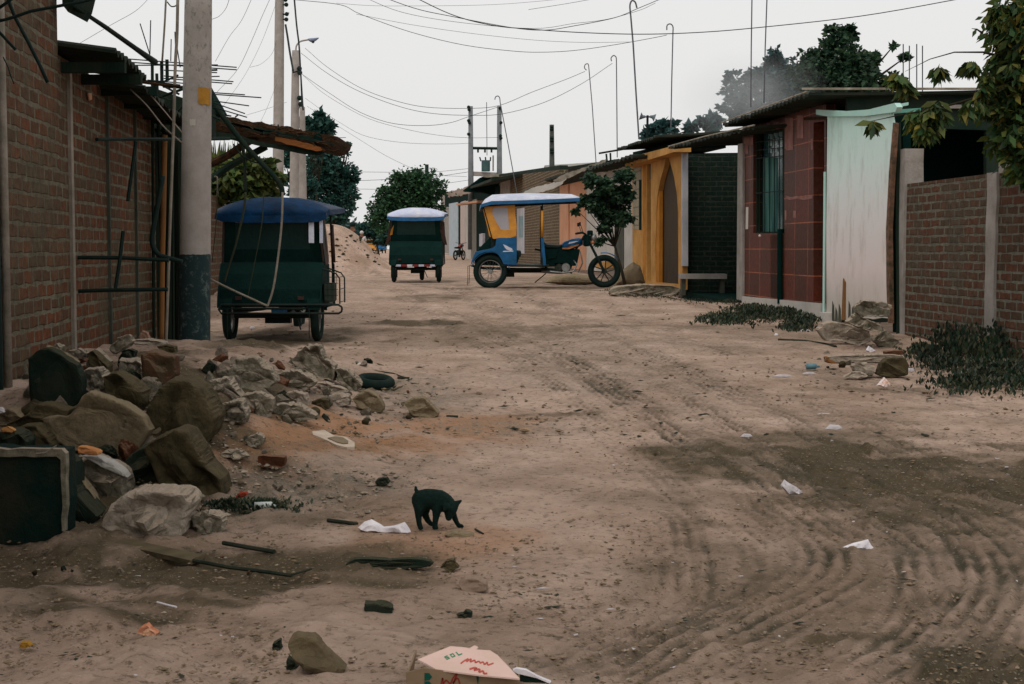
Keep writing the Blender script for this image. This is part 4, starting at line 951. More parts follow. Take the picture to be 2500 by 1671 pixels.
def person(label,loc,h,shirt,trou,hairm,skinm,rz=0,cap=None):
    t=thing('person',label,'person',loc,None,rz,world=False); k=h/1.7
    P=lambda x,y,z:(x*k,y*k,z*k)
    V=[P(0,0,.95),P(0,0,1.15),P(0,0,1.36),P(0,0,1.47),P(0,.02,1.60),
       P(0,.0,.92)]
    for s in (-1,1): V+=[P(s*.10,0,.90),P(s*.11,.02,.50),P(s*.11,-.01,.09),P(s*.115,.13,.04)]
    for s in (-1,1): V+=[P(s*.17,0,1.38),P(s*.23,-.01,1.12),P(s*.22,.06,.88),P(s*.215,.09,.78)]
    E=[(0,1),(1,2),(2,3),(3,4),(0,5),(5,6),(6,7),(7,8),(8,9),(5,10),(10,11),(11,12),(12,13),(2,14),(14,15),(15,16),(16,17),(2,18),(18,19),(19,20),(20,21)]
    Rr=[.13,.12,.13,.055,.10,.13]+[.085,.06,.04,.03]*2+[.06,.042,.03,.028]*2
    skin('body',V,E,[r*k for r in Rr],skinm,t)
    skin('shirt',V[:3]+[V[14],V[15],V[18],V[19]],[(0,1),(1,2),(2,3),(3,4),(2,5),(5,6)],[.15*k,.145*k,.145*k,.08*k,.058*k,.08*k,.058*k],shirt,t)
    skin('trousers',[V[5],V[6],V[7],V[8],V[10],V[11],V[12]],[(0,1),(1,2),(2,3),(0,4),(4,5),(5,6)],[.14*k,.10*k,.08*k,.06*k,.10*k,.08*k,.06*k],trou,t)
    MB().sphere(P(0,-.005,1.635),.112*k,12,8,(1,1.1,.95)).build('cap' if cap else 'hair',cap or hairm,t,smooth=True)
    return t
M_skin=mat('skin',rgb(120,84,64),None,3,.6,0); M_whitecl=mat('white_cloth',rgb(205,200,198),rgb(180,176,176),5,.9,.2); M_darkcl=mat('dark_cloth',(.008,.03,.03,1),(.02,.04,.04,1),5,.9,.2)
M_hair=mat('dark_hair',(.006,.018,.015,1),None,3,.7,0); M_sandcl=mat('beige_cloth',rgb(170,148,130),None,5,.9,.2)
person('person in dark clothes standing behind the dirt mound',gpos(862,53),1.68,M_darkcl,M_darkcl,M_hair,M_skin,R(150))
person('person in white top and white cap standing down the street beyond the mound',gpos(884,78),1.62,M_whitecl,M_sandcl,M_hair,M_skin,R(190),M_whitecl)
# ================================================================== rubble and litter
R_conc=mat('rubble_concrete',rgb(84,80,64),rgb(140,132,116),13,.95,1.0,34,c3=rgb(160,150,136),coords='obj',rand=.12,dist=.02)
R_lite=mat('rubble_light',rgb(118,108,92),rgb(164,152,138),13,.95,1.0,34,coords='obj',rand=.08)
R_tan=mat('rubble_tan',rgb(98,86,64),rgb(126,112,90),9,.95,.8,30,coords='obj',rand=.06,c3=rgb(84,76,58))
R_brn=mat('rubble_brown',rgb(48,44,29),rgb(78,68,48),8,.95,.9,30,coords='obj',rand=.08)
R_drk=mat('rubble_dark',(.003,.014,.010,1),(.018,.022,.014,1),4,.95,.6,22,coords='obj')
R_rust=mat('rubble_rust',rgb(84,50,34),rgb(60,54,38),5,.95,.7,24,coords='obj')
R_brick=mat('brick_piece',rgb(98,56,38),rgb(80,54,38),9,.95,.6,40,coords='obj')
def dusty(m,c,amt):
    n=m.node_tree; N=n.nodes; L=n.links; b=N['Principled BSDF']; src=b.inputs['Base Color'].links[0].from_socket
    g=N.new('ShaderNodeNewGeometry'); sp=N.new('ShaderNodeSeparateXYZ'); L.new(g.outputs['Normal'],sp.inputs[0])
    nz=N.new('ShaderNodeTexNoise'); nz.inputs['Scale'].default_value=30; nz.inputs['Detail'].default_value=6; L.new(g.outputs['Position'],nz.inputs['Vector'])
    ad=N.new('ShaderNodeMath'); ad.operation='MULTIPLY_ADD'; ad.inputs[1].default_value=.9; L.new(nz.outputs[0],ad.inputs[0]); L.new(sp.outputs['Z'],ad.inputs[2])
    mr=N.new('ShaderNodeMapRange'); mr.inputs['From Min'].default_value=.75; mr.inputs['From Max'].default_value=1.25; mr.inputs['To Max'].default_value=amt; L.new(ad.outputs[0],mr.inputs[0])
    mx=N.new('ShaderNodeMix'); mx.data_type='RGBA'; L.new(mr.outputs[0],mx.inputs['Factor']); L.new(src,mx.inputs['A']); mx.inputs['B'].default_value=c; L.new(mx.outputs['Result'],b.inputs['Base Color'])
for m_ in (R_conc,R_lite): dusty(m_,rgb(172,154,136),.7)
dusty(R_tan,rgb(140,124,100),.5)
dusty(R_brn,rgb(104,92,68),.35); dusty(R_drk,rgb(84,78,58),.35); dusty(R_rust,rgb(120,100,80),.5); dusty(R_brick,rgb(140,110,90),.4)
def rock(name,label,poly,m,cat='rock',depth=None,base=None,Y=None,group=None,cuts=11,rough=.055,box=.30,seed=None,dy=0,front=.35):
    """a broken chunk whose outline is traced, with its own depth, cut by random planes and roughened.
       base: photo y where it meets the ground"""
    xs=[p[0] for p in poly]; ys=[p[1] for p in poly]; cx=(min(xs)+max(xs))/2; cy=(min(ys)+max(ys))/2
    if Y is None:
        g=G(cx,base if base is not None else max(ys)); Y=g.y
    else: Y=min(Y,G(cx,max(ys)-2).y+.06)
    sc=Y/3600; Wd=(max(xs)-min(xs))*sc; Hd=(max(ys)-min(ys))*sc
    D=depth if depth is not None else .42*min(Wd,1.6*Hd)+.12*max(Wd,Hd)
    Yc=Y+D*front+dy; C=at(cx,cy,Yc)
    ang=[]; 
    P=[((x-cx)*Yc/3600,-(y-cy)*Yc/3600) for x,y in poly]
    def bound(u,v):
        best=0
        n=len(P)
        for i in range(n):
            x1,y1=P[i]; x2,y2=P[(i+1)%n]; dx,dy_=x2-x1,y2-y1; den=u*dy_-v*dx
            if abs(den)<1e-12: continue
            t=(x1*dy_-y1*dx)/den; s=(x1*v-y1*u)/den
            if t>0 and -1e-6<=s<=1+1e-6: best=max(best,t)
        return best or .5*min(Wd,Hd)
    rr=random.Random(seed if seed is not None else int(cx*7+cy*13))
    bm=bmesh.new(); bmesh.ops.create_icosphere(bm,subdivisions=5 if Wd>.35 else 4,radius=1)
    so_=Vector((rr.uniform(-50,50),rr.uniform(-50,50),rr.uniform(-50,50)))
    pl=[]
    for i in range(cuts):
        n=Vector((rr.uniform(-1,1),-rr.uniform(.2,1.2),rr.uniform(-.5,1.2))).normalized()
        pl.append((n,rr.uniform(.42,.80)))
    hx,hz=Wd/2,Hd/2
    for v in bm.verts:
        d=v.co.normalized(); h=math.hypot(d.x,d.z)
        if h<1e-6: u,w_=1,0
        else: u,w_=d.x/h,d.z/h
        b=bound(u,w_)
        ch=h**box; sh=abs(d.y)**box
        q=Vector((u*b*ch,math.copysign(sh,d.y)*D/2,w_*b*ch))
        for n,c in pl:
            qn=Vector((q.x/hx,q.y/(D/2),q.z/hz)); e=qn.dot(n)-c
            if e>0:
                qn=qn-n*e; k=Vector((qn.x*hx,qn.y*D/2,qn.z*hz))
                keep=h**6      # outline stays where it was traced
                q=k.lerp(q,keep)
        s1=mnoise.fractal(q*9+so_,.9,2.0,4)*rough*min(Wd,Hd)*.55+mnoise.fractal(q*38+so_,.8,2,3)*(.011 if m in (R_conc,R_lite) else .006)+(min(0,mnoise.noise(q*17+so_)+.1)*.05 if m in (R_conc,R_lite) else 0)
        q=q+d*s1
        v.co=q
    me=bpy.data.meshes.new(name); bm.to_mesh(me); bm.free()
    o=link(name,me,m,None,False); o.location=C; tag(o,label,cat,group); return o
def pr(s,x0=0,y0=800,k=.3827): return [(x0+a*k,y0+b*k) for a,b in s]
def prr(s): return pr(s,500,800)
rock('dark_slab','big blackened slab leaning against the tall brick wall',pr([(195,190),(250,140),(310,118),(380,150),(500,232),(540,320),(535,430),(470,530),(350,545),(210,525)]),R_drk,'slab',.16,Y=9.35,cuts=3,rough=.02)
rock('slab_edge','thin pale broken slab edge lying on the blackened slab',pr([(300,110),(330,125),(420,165),(505,218),(500,240),(420,205),(330,155)]),R_tan,'slab',.10,Y=9.2,cuts=2)
rock('rock','small brown chunk right of the blackened slab and above the big tan slab',pr([(510,290),(560,262),(640,250),(700,300),(690,340),(650,400),(600,420),(545,390),(520,340)]),R_conc,depth=.22,Y=9.1)
rock('rock','brown boulder between the blackened slab and the rusty block',pr([(675,300),(760,275),(840,325),(935,400),(950,470),(930,560),(850,520),(720,450),(680,400)]),R_brn,depth=.3,Y=9.0,cuts=5)
rock('rock','dark brown top chunk behind the brown boulder',pr([(560,165),(600,140),(650,190),(700,240),(700,290),(640,260),(580,235)]),R_brn,depth=.2,Y=9.7)
rock('rock','crumbly grey chunk left of the rusty block',pr([(770,190),(820,200),(890,200),(925,240),(915,290),(860,330),(800,290),(760,260)]),R_conc,depth=.25,Y=9.9,rough=.1)
rock('rusty_block','upright rusty brown block just left of the foot of the grey pole',pr([(920,160),(980,140),(1060,165),(1130,180),(1130,300),(1110,330),(1060,390),(1000,400),(930,330)]),R_rust,'block',.25,Y=9.9,cuts=3,rough=.03)
rock('slab','flat pale slab on top of the rusty block',pr([(858,78),(930,72),(1060,88),(1065,112),(1000,112),(880,105)]),R_lite,'slab',.25,Y=11.4,cuts=2,rough=.03)
rock('rock','small pinkish chunk beside the pale slab behind the rubble',pr([(885,60),(910,20),(940,30),(955,68),(920,80)]),mat('pink_rubble',rgb(150,116,100),rgb(130,98,82),5,.9,.5,coords='obj'),depth=.1,Y=12.2)
for i,(q,mm,Y) in enumerate((([(340,130),(370,100),(400,120),(390,160),(350,160)],R_conc,10.0),([(430,150),(520,130),(560,165),(540,200),(470,200)],R_conc,9.8),([(600,120),(640,150),(690,200),(720,225),(690,235),(640,195)],R_conc,10.0),([(780,150),(830,135),(870,150),(860,190),(800,190)],R_drk,10.6),([(1000,120),(1060,110),(1120,120),(1130,160),(1060,165)],R_brn,11.0),([(700,120),(760,60),(840,40),(860,90),(800,140),(720,180)],R_conc,11.2))):
    rock('rubble_chunk','small grey chunk of the heap at the foot of the brick wall',pr(q),mm,'rock',.14,Y=Y,group='small chunks at the foot of the brick wall')
rock('slab','large flat tan slab tilted across the middle of the rubble heap',pr([(280,568),(400,548),(440,585),(500,510),(545,430),(590,400),(700,440),(830,490),(930,560),(975,650),(900,770),(820,850),(660,800),(500,780),(370,720),(310,640)]),R_tan,'slab',.20,Y=8.55,cuts=2,rough=.018,box=.3)
rock('boulder','large rounded dark brown boulder below the foot of the grey pole',pr([(940,600),(975,480),(1040,370),(1120,315),(1230,320),(1310,370),(1370,470),(1410,560),(1380,660),(1320,760),(1240,800),(1100,780),(1000,720)]),R_brn,'boulder',.5,Y=8.75,cuts=6,rough=.03)
rock('boulder','tall brown boulder with pale ridge in front of the rounded boulder',pr([(950,750),(1040,680),(1160,628),(1225,650),(1290,750),(1340,860),(1430,950),(1455,1050),(1400,1110),(1260,1090),(1150,1060),(1040,1010)]),R_brn,'boulder',.42,Y=8.05,cuts=6,rough=.04)
rock('boulder','dark hollow chunk between the tan slab and tall boulder',pr([(800,860),(900,760),(970,740),(1040,900),(1060,1010),(900,1030),(820,1020)]),R_drk,'boulder',.3,Y=8.4,cuts=3)
rock('concrete_block','pale flat topped concrete block with crumbling front at the bottom of the heap',pr([(690,1145),(830,1040),(1000,1015),(1220,1040),(1260,1105),(1215,1200),(1205,1290),(1100,1370),(980,1385),(760,1340),(680,1240)]),R_lite,'block',.40,Y=7.55,cuts=6,rough=.05)
rock('rock','crumbly chunk at the right end of the pale concrete block',pr([(1225,1200),(1300,1165),(1380,1175),(1440,1210),(1440,1300),(1370,1345),(1260,1335)]),R_conc,depth=.2,Y=7.6,rough=.09)
rock('rock','broken column piece with white top and layered side left of the pale block',pr([(515,815),(590,800),(700,850),(800,905),(832,960),(830,1100),(760,1130),(690,1130),(630,1140),(560,1080),(505,970)]),R_conc,depth=.3,Y=7.9,cuts=5,rough=.05)
rock('white_slab','narrow whitish slab edge on the broken column piece',pr([(530,812),(640,820),(730,860),(810,915),(825,950),(740,915),(620,860),(540,835)]),mat('whitish_edge',rgb(170,166,160),rgb(150,146,138),5,.9,.4,coords='obj'),'slab',.12,Y=7.82,cuts=2)
rock('brick_fragment','orange brick fragment wedged under the tan slab',pr([(505,755),(560,760),(640,785),(640,810),(560,805),(510,795)]),mat('orange_brick',rgb(190,130,80),rgb(160,104,64),5,.9,.4,coords='obj'),'brick',.1,Y=7.75,cuts=1)
rock('rock','thin upright shard between the dark square block and the broken column',pr([(505,900),(530,960),(600,1060),(635,1125),(610,1145),(540,1080),(510,1010)]),R_tan,depth=.12,Y=7.65)
for i,(q,mm,Y,lab) in enumerate((([(0,560),(60,510),(110,520),(170,570),(150,610),(60,620),(0,620)],R_tan,8.6,'tan lump at the left edge above the dark square block'),
   ([(60,610),(180,560),(270,475),(330,478),(430,510),(470,520),(430,580),(300,570),(250,650),(160,690)],R_brn,8.4,'long bent brown lump left of the tan slab'),
   ([(0,660),(90,640),(150,660),(200,720),(180,780),(0,775)],R_drk,8.0,'dark lump resting on the dark square block'),
   ([(150,620),(260,610),(330,700),(360,760),(280,790),(180,780)],R_brn,8.2,'brown lump under the left corner of the tan slab'),
   ([(330,780),(430,790),(500,860),(500,1000),(560,1120),(650,1180),(600,1260),(420,1260),(410,900)],R_drk,7.9,'dark mass of rubble right of the square block'))):
    rock('rock',lab,pr(q),mm,depth=.25,Y=Y,cuts=4)
rock('rag','orange scrap on the lump at the left edge',pr([(15,640),(60,632),(100,655),(80,668),(20,665)]),mat('orange_scrap',rgb(190,140,80),rgb(150,104,60),8,.9,.3,coords='obj'),'scrap',.05,Y=8.0,cuts=1)
rock('white_scrap','small white scrap at the left edge beside the wall foot',pr([(0,505),(20,515),(35,540),(0,550)]),M_whitecl,'scrap',.05,Y=8.6,cuts=1)
# dark square block with pale worn rim
p=G(70,1322); sq=thing('square_block','dark square block with worn pale rim at the left edge of the ground','block',p)
Yb=p.y
q=[at(-30,1098,Yb),at(150,1102,Yb),at(158,1112,Yb),at(159,1290,Yb),at(150,1328,Yb),at(-30,1332,Yb)]
ragged([(-30,1100),(150,1104),(156,1200),(150,1326),(60,1334),(-30,1332)],Yb,.22,mat('dark_concrete',(.003,.016,.012,1),rgb(50,46,33),3,.95,.9,30,w=.58),'body',sq,amp=.012)
ragged([(-30,1094),(152,1098),(163,1110),(162,1200),(158,1300),(151,1300),(152,1200),(149,1124),(138,1116),(60,1118),(-30,1114)],Yb-.02,.05,R_conc,'rim',sq,amp=.014)
MB().tube([at(88,1108,Yb-.02),at(110,1106,Yb-.03),at(138,1088,Yb-.02)],.003,4).build('wire',M_strip,sq)
# right half of the heap
L=[('pale faced boulder right of the foot of the grey pole',[(140,300),(165,240),(210,190),(330,180),(430,260),(470,340),(420,380),(350,410),(230,400)],R_conc,.3,.05),
('topmost crumbly boulder of the heap behind, nearest the mototaxi wheel',[(555,210),(600,160),(650,112),(740,108),(770,180),(840,240),(835,330),(760,330),(700,300),(600,250)],R_conc,.35,.08),
('grey boulder right below the topmost boulder beside the tyre',[(835,250),(900,260),(950,290),(1010,360),(970,410),(900,390),(850,340)],R_conc,.25,.05),
('low rounded dark rock in front of the tyre',[(940,450),(1030,395),(1110,430),(1150,500),(1140,540),(1050,535),(980,510)],R_tan,.22,.03),
('lone tan rock at the right end of the rubble',[(1270,480),(1330,445),(1400,440),(1460,500),(1500,545),(1480,580),(1400,570),(1330,560)],R_tan,.22,.05),
('white triangular piece in the middle of the rubble',[(508,415),(580,400),(650,420),(670,470),(660,520),(630,510),(560,450)],R_lite,.15,.03),
('thin flat pale slab on the rubble left of the tyre',[(700,350),(760,345),(900,390),(915,412),(860,415),(760,390)],R_lite,.2,.03),
('pitted pale rock right of the rounded boulder',[(90,500),(160,465),(250,450),(280,550),(260,600),(200,635),(100,625)],R_conc,.25,.09),
('flat chunk at the foot of the grey pole on its right',[(-10,350),(60,330),(160,312),(200,380),(245,440),(130,450),(30,430)],R_conc,.3,.06),
('crumbly chunk left of the white triangular piece',[(250,420),(350,408),(450,450),(440,520),(400,570),(290,570),(255,500)],R_conc,.25,.10),
('low broad chunk in front of the white triangular piece',[(425,500),(500,480),(600,485),(680,530),(745,575),(600,600),(430,600)],R_conc,.22,.07),
('middle grey chunk under the topmost boulder',[(445,300),(520,270),(600,270),(690,310),(725,350),(640,410),(540,420),(450,385)],R_conc,.28,.09),
('small dark chunk left of the sandy patch',[(680,470),(740,450),(790,460),(800,510),(740,535),(690,520)],R_brn,.15,.06),
('small pale chunk behind the low dark rock',[(790,430),(860,415),(930,430),(930,490),(860,510),(800,490)],R_lite,.18,.06),
('small crumbly chunk on the orange sand with a pale top',[(255,725),(290,690),(340,665),(385,700),(375,740),(335,770),(280,755)],R_conc,.12,.06),
('pale crumbled lump at the right of the tall brown boulder',[(100,800),(160,780),(250,785),(290,810),(220,840),(120,830)],R_conc,.12,.08),
('dark round stone above the puppy to its left',[(1085,985),(1110,960),(1165,955),(1182,985),(1150,1012),(1100,1008)],R_drk,.08,.05)]
for lab,q,mm,d,ro in L: rock('rock',lab,prr(q),mm,'rock',d,rough=ro)
rock('brick','loose reddish brown brick lying on the ground below the heap',prr([(343,815),(380,812),(520,820),(515,870),(490,895),(350,888)]),R_brick,'brick',.10,cuts=1,rough=.03,box=.2)
# filler chunks of the heap
rr=random.Random(5); base=[]
for i in range(9):
    bm=bmesh.new(); bmesh.ops.create_icosphere(bm,subdivisions=4,radius=1)
    pl=[(Vector((rr.uniform(-1,1),rr.uniform(-1,1),rr.uniform(-1,1))).normalized(),rr.uniform(.45,.8)) for _ in range(11)]
    so_=Vector((i*17.3,3,5))
    for v in bm.verts:
        d=v.co.normalized(); r=1.0
        for n,c in pl:
            e=d.dot(n)
            if e>.05: r=min(r,c/e)
        v.co=d*(r+mnoise.fractal(d*3+so_,.9,2,5)*.09)
    me=bpy.data.meshes.new('rubble_chunk'); bm.to_mesh(me); bm.free(); base.append(me)
mats=[R_conc,R_conc,R_tan,R_brn,R_conc,R_lite,R_conc,R_drk,R_brick]
for me,m_ in zip(base,mats): me.materials.append(m_)
cl=MATS
def chunk_at(p,s,grp,lab,me=None,name='rubble_chunk'):
    me=me or rr.choice(base); o=bpy.data.objects.new(name,me); COL.objects.link(o)
    o.location=(p.x,p.y,ghf(p.x,p.y)+s*.25); o.rotation_euler=(rr.uniform(0,6),rr.uniform(0,6),rr.uniform(0,6)); o.scale=(s*rr.uniform(.8,1.3),s*rr.uniform(.7,1.1),s*rr.uniform(.5,.8))
    return tag(o,lab,'rock',grp)
def scatter(n,x0,y0,x1,y1,s0,s1,grp,lab,name='rubble_chunk'):
    for _ in range(n):
        chunk_at(G(rr.uniform(x0,x1),rr.uniform(y0,y1)),rr.uniform(s0,s1)*rr.uniform(.6,1),grp,lab,None,name)
scatter(46,40,880,450,1130,.05,.13,'filler chunks in the left of the heap','small angular chunk wedged in the rubble left of the grey pole')
scatter(80,500,870,900,1040,.04,.11,'filler chunks in the right of the heap','small grey chunk among the rubble right of the grey pole')
scatter(34,500,1050,800,1200,.012,.035,'small stones below the brick','small stone on the ground around the loose brick')
scatter(16,560,1225,740,1265,.015,.035,'small stones by the white bottle','small dark stone around the white bottle')
scatter(18,860,950,1100,1040,.015,.035,'small stones by the tyre','small stone scattered to the right of the tyre')
scatter(24,0,1330,620,1420,.008,.02,'small stones in the dark soil','small stone in the dark soil at lower left')
# tyre
t=MB(); g=G(912,950); tp=Vector((g.x,g.y+.15,g.z+.05)); t.torus(tp,(0.10,-.15,1),.135,.042,36,10,1.1)
o=t.build('old_tyre',V_tyre,origin=tp,smooth=True); tag(o,'worn black tyre lying flat at the right edge of the rubble','tyre')
# thin rods and planks on the ground
def lay(name,label,cat,pts,r,m,lift=.012,group=None,flat=1):
    P=[G(x,y)+Vector((0,0,lift)) for x,y in pts]; o=MB().tube(P,r,6).build(name,m,origin=P[0]); return tag(o,label,cat,group)
R_wood=mat('weathered_wood',rgb(104,92,70),rgb(78,70,52),9,.9,.6,40,sx=.3)
R_dwood=mat('dark_stick',(.012,.022,.014,1),(.035,.036,.024,1),9,.9,.5,40)
def plank(name,label,pts,w_,th,m,cat='plank'):
    a,b_=G(*pts[0]),G(*pts[1]); d=(b_-a); L_=d.length; mid=(a+b_)/2+Vector((0,0,th)); ang=math.atan2(d.y,d.x)
    rot=Matrix.Rotation(ang,3,'Z')@Matrix.Rotation(-math.asin(max(-1,min(1,d.z/L_))),3,'Y')@Matrix.Rotation(.2,3,'X')
    mb=MB(); mb.box((0,0,0),(L_,w_,th*2),rot); o=mb.build(name,m); o.location=mid; return tag(o,label,cat)
plank('plank','long pale brown plank half buried below the concrete block',[(290,1332),(480,1374)],.07,.012,R_wood)
lay('stick','long thin dark stick right of the plank at lower left','stick',[(470,1375),(560,1392),(640,1402),(712,1412)],.009,R_dwood)
lay('stick','short dark stick just below the crumbly chunk','stick',[(545,1332),(600,1342),(670,1354)],.011,R_dwood)
lay('stick','thin twig ending left of the black log','stick',[(712,1410),(760,1396)],.005,R_dwood)
lay('stick','thin dark rod left of the white plastic bag','stick',[(800,1276),(840,1281),(872,1286)],.010,R_dwood)
lay('wire','thin bent wire lying right of the tyre','wire',[(890,905),(960,915),(1000,930),(960,950),(930,958)],.006,R_dwood)
lay('stick','thin grey stick crossing behind the tyre','stick',[(960,955),(990,945),(1005,928)],.009,R_wood)
for x,y in ((985,926),(1008,941),(1104,1021)): lay('dark_scrap','small flat dark scrap right of the rubble heap','scrap',[(x-14,y),(x+14,y+1)],.012,R_dwood,group='dark scraps right of the heap')
# blackened plank below the puppy
rock('burnt_wood','long blackened flat piece of wood lying in the dirt below the puppy',[(838,1388),(850,1372),(868,1362),(905,1362),(950,1365),(1000,1362),(1045,1364),(1062,1372),(1050,1382),(1000,1388),(930,1386),(870,1386)],R_drk,'wood',.07,cuts=5,rough=.16)
rock('dirt_lump','low dark dirt lump right of the blackened log',[(1075,1385),(1090,1368),(1110,1366),(1122,1385),(1105,1395)],R_brn,'lump',.06)
rock('stone','smooth half buried pale stone in front of the puppy at lower middle',[(1120,1425),(1135,1410),(1160,1408),(1190,1420),(1192,1438),(1160,1446),(1130,1442)],mat('buried_stone',rgb(140,120,104),rgb(120,102,88),4,.95,.4,coords='obj'),'stone',.10,cuts=2,rough=.02)
rock('flat_stone','flat pale stone under the front paws of the puppy',[(1085,1304),(1105,1296),(1150,1300),(1165,1308),(1130,1312),(1095,1312)],R_tan,'stone',.08,cuts=2)
lay('twig','short dark twig right of the flat stone by the puppy','twig',[(1160,1298),(1180,1310)],.005,R_dwood)
rock('brick','dark rectangular brick lying alone at lower middle',[(891,1470),(930,1469),(961,1480),(960,1500),(940,1502),(892,1489)],R_drk,'brick',.07,cuts=0,rough=.02,box=.2)
rock('dark_scrap','crumpled dark scrap right of the lone dark brick',[(1112,1500),(1130,1496),(1138,1487),(1153,1494),(1154,1508),(1140,1511),(1125,1508)],R_drk,'scrap',.05,rough=.12)
rock('stone','long brown stone in the foreground left of the cardboard box',[(703,1560),(720,1545),(768,1548),(800,1585),(845,1628),(843,1640),(820,1650),(797,1648),(743,1630),(715,1600)],mat('brown_stone',rgb(104,90,68),rgb(84,74,56),6,.9,.7,40,coords='obj'),'stone',.12,cuts=1,rough=.01,box=.5)
rock('stone','small pointed dark stone above the long brown stone',[(664,1584),(668,1570),(686,1559),(689,1584),(676,1586)],R_drk,'stone',.05)
rock('stone','small dark stone touching the left side of the long brown stone',[(697,1632),(703,1602),(716,1612),(728,1630),(712,1636)],R_drk,'stone',.05)
rock('orange_peel','crumpled orange and cream peel at lower left',[(333,1545),(345,1528),(360,1523),(372,1534),(388,1548),(378,1554),(350,1551)],mat('peel',rgb(170,80,40),rgb(200,160,130),14,.8,.4,coords='obj'),'peel',.06,rough=.12)
rock('yellow_scrap','small mustard scrap near the bottom left corner',[(48,1580),(55,1568),(70,1566),(78,1576),(68,1584)],mat('mustard',rgb(160,118,40),rgb(130,94,36),10,.8,.3,coords='obj'),'scrap',.03,rough=.08)
# sole
so1=[(762,1066),(793,1063),(815,1076),(845,1080),(866,1094),(866,1104),(848,1106),(822,1100),(802,1090),(785,1082),(764,1074)]
P=[G(x,y)+Vector((0,0,.035)) for x,y in so1]; c_=sum(P,Vector())/len(P)
sl=MB().prism(P,(0,0,-.03)).build('shoe_sole',mat('sole_cream',rgb(196,180,162),rgb(176,158,140),10,.9,.3,coords='obj'),origin=c_); tag(sl,'cream shoe sole lying upturned on the orange sand','sole')
P2=[c_+(q-c_)*.62+Vector((.01,0,.003)) for q in P[2:10]]; MB().prism([p_-c_ for p_ in P2],(0,0,-.004)).build('insole',R_tan,sl)
# crumpled plastic
def crumple(name,label,poly,m,cat='bag',hgt=.04,amp=.5,seed=1,base=None):
    xs=[p[0] for p in poly]; ys=[p[1] for p in poly]
    yb=max(ys); Y=G(sum(xs)/len(xs),yb).y
    P=[at(x,y,Y+ (yb-y)*Y/3600*.5) for x,y in poly]; c=sum(P,Vector())/len(P)
    bm=bmesh.new(); vs=[bm.verts.new(p-c) for p in P]; f=bm.faces.new(vs); bmesh.ops.triangulate(bm,faces=[f]); bmesh.ops.subdivide_edges(bm,edges=bm.edges,cuts=5,use_grid_fill=True)
    W_=max(1e-3,(max(xs)-min(xs))*Y/3600)
    for v in bm.verts:
        q=v.co*(14/ W_ *.12)+Vector((seed*3.1,seed,0)); n=1-abs(mnoise.noise(q*2))*2
        inner=1 if not v.is_boundary else .25
        v.co.y-=hgt*inner*(.5+.5*n); v.co.z+=hgt*.3*inner*mnoise.noise(q*3+Vector((9,9,9)))
    me=bpy.data.meshes.new(name); bm.to_mesh(me); bm.free()
    o=link(name,me,m); o.location=c; md=o.modifiers.new('t','SOLIDIFY'); md.thickness=.002
    return tag(o,label,cat)
P_wht=mat('plastic_white',rgb(222,216,218),rgb(196,190,194),12,.45,.2,coords='obj'); P_grey=mat('plastic_sheer',rgb(190,184,186),rgb(160,152,152),14,.4,.2,coords='obj')
crumple('plastic_bag','long crumpled white plastic bag on the ground left of the puppy',[(875,1288),(890,1274),(908,1268),(922,1276),(938,1286),(962,1284),(988,1274),(998,1288),(1004,1299),(960,1300),(922,1298),(900,1300)],P_wht,seed=2)
crumple('plastic_bag','crumpled sheer white bag on the dark soil at the right',[(1905,1186),(1914,1171),(1926,1180),(1944,1190),(1958,1202),(1960,1206),(1926,1208)],P_grey,seed=3)
crumple('plastic_bag','flat white bag with orange spot among the tyre tracks',[(2057,1336),(2085,1326),(2112,1320),(2118,1318),(2126,1332),(2134,1340),(2110,1338),(2080,1342)],P_wht,seed=4,hgt=.02)
crumple('wrapper','tiny white wrapper near the right edge in the tracks',[(2462,1428),(2474,1416),(2484,1418),(2480,1430)],P_wht,'wrapper',.01,seed=5)
crumple('wrapper','white and orange snack wrapper in front of the right rubble',[(2139,941),(2150,930),(2158,921),(2170,934),(2174,942),(2158,946)],mat('snack_wrapper',rgb(216,206,206),rgb(200,130,60),22,.5,.2,coords='obj',w=.58),'wrapper',.03,seed=6)
crumple('wrapper','white and black wrapper between the right hand rocks',[(2113,856),(2120,845),(2128,850),(2138,858),(2122,862)],P_wht,'wrapper',.03,seed=7)
for lab,x,y,w_,h in (('tiny mint white scrap behind the rubble heap',880,890,20,7),('tiny white scrap between rubble and street at left',451,1463,14,6),('tiny white scrap near the bottom left corner',328,1651,24,8),('tiny white scrap right of the grass patch',1895,818,10,8),('pale flat scrap on the right of the street below the rubble',1910,918,50,6),('pale flat scrap beside the right rubble',1975,912,36,5),('pale slipper shaped scrap in the middle right of the street',2035,1044,44,14),('small pale scrap left of the slipper shaped scrap',1822,1064,30,9),('thin pale scrap in the middle of the street',1490,1035,0,0),('pale scrap above the slipper shaped scrap',2010,1012,40,6),('tiny white scrap left of the mototaxi wheel',616,800,14,6),('tiny pale scrap below the white bag',950,1325,16,6),('pale scrap by the grey screen foot',1965,808,30,7),('grey white scrap right of the dark rock at right',2222,904,24,10)):
    if w_==0: continue
    crumple('litter_scrap',lab,[(x-w_/2,y+h*.3),(x-w_*.2,y-h/2),(x+w_*.3,y-h*.4),(x+w_/2,y+h*.2),(x+w_*.1,y+h/2)],P_grey if w_>22 else P_wht,'scrap',.01,seed=x)
lay('ribbon','curled pale ribbon above the long brown stone','ribbon',[(798,1496),(806,1510),(820,1522),(838,1532)],.006,P_grey)
lay('straw','thin white straw at lower left','straw',[(384,1478),(405,1484),(431,1490)],.004,P_wht)
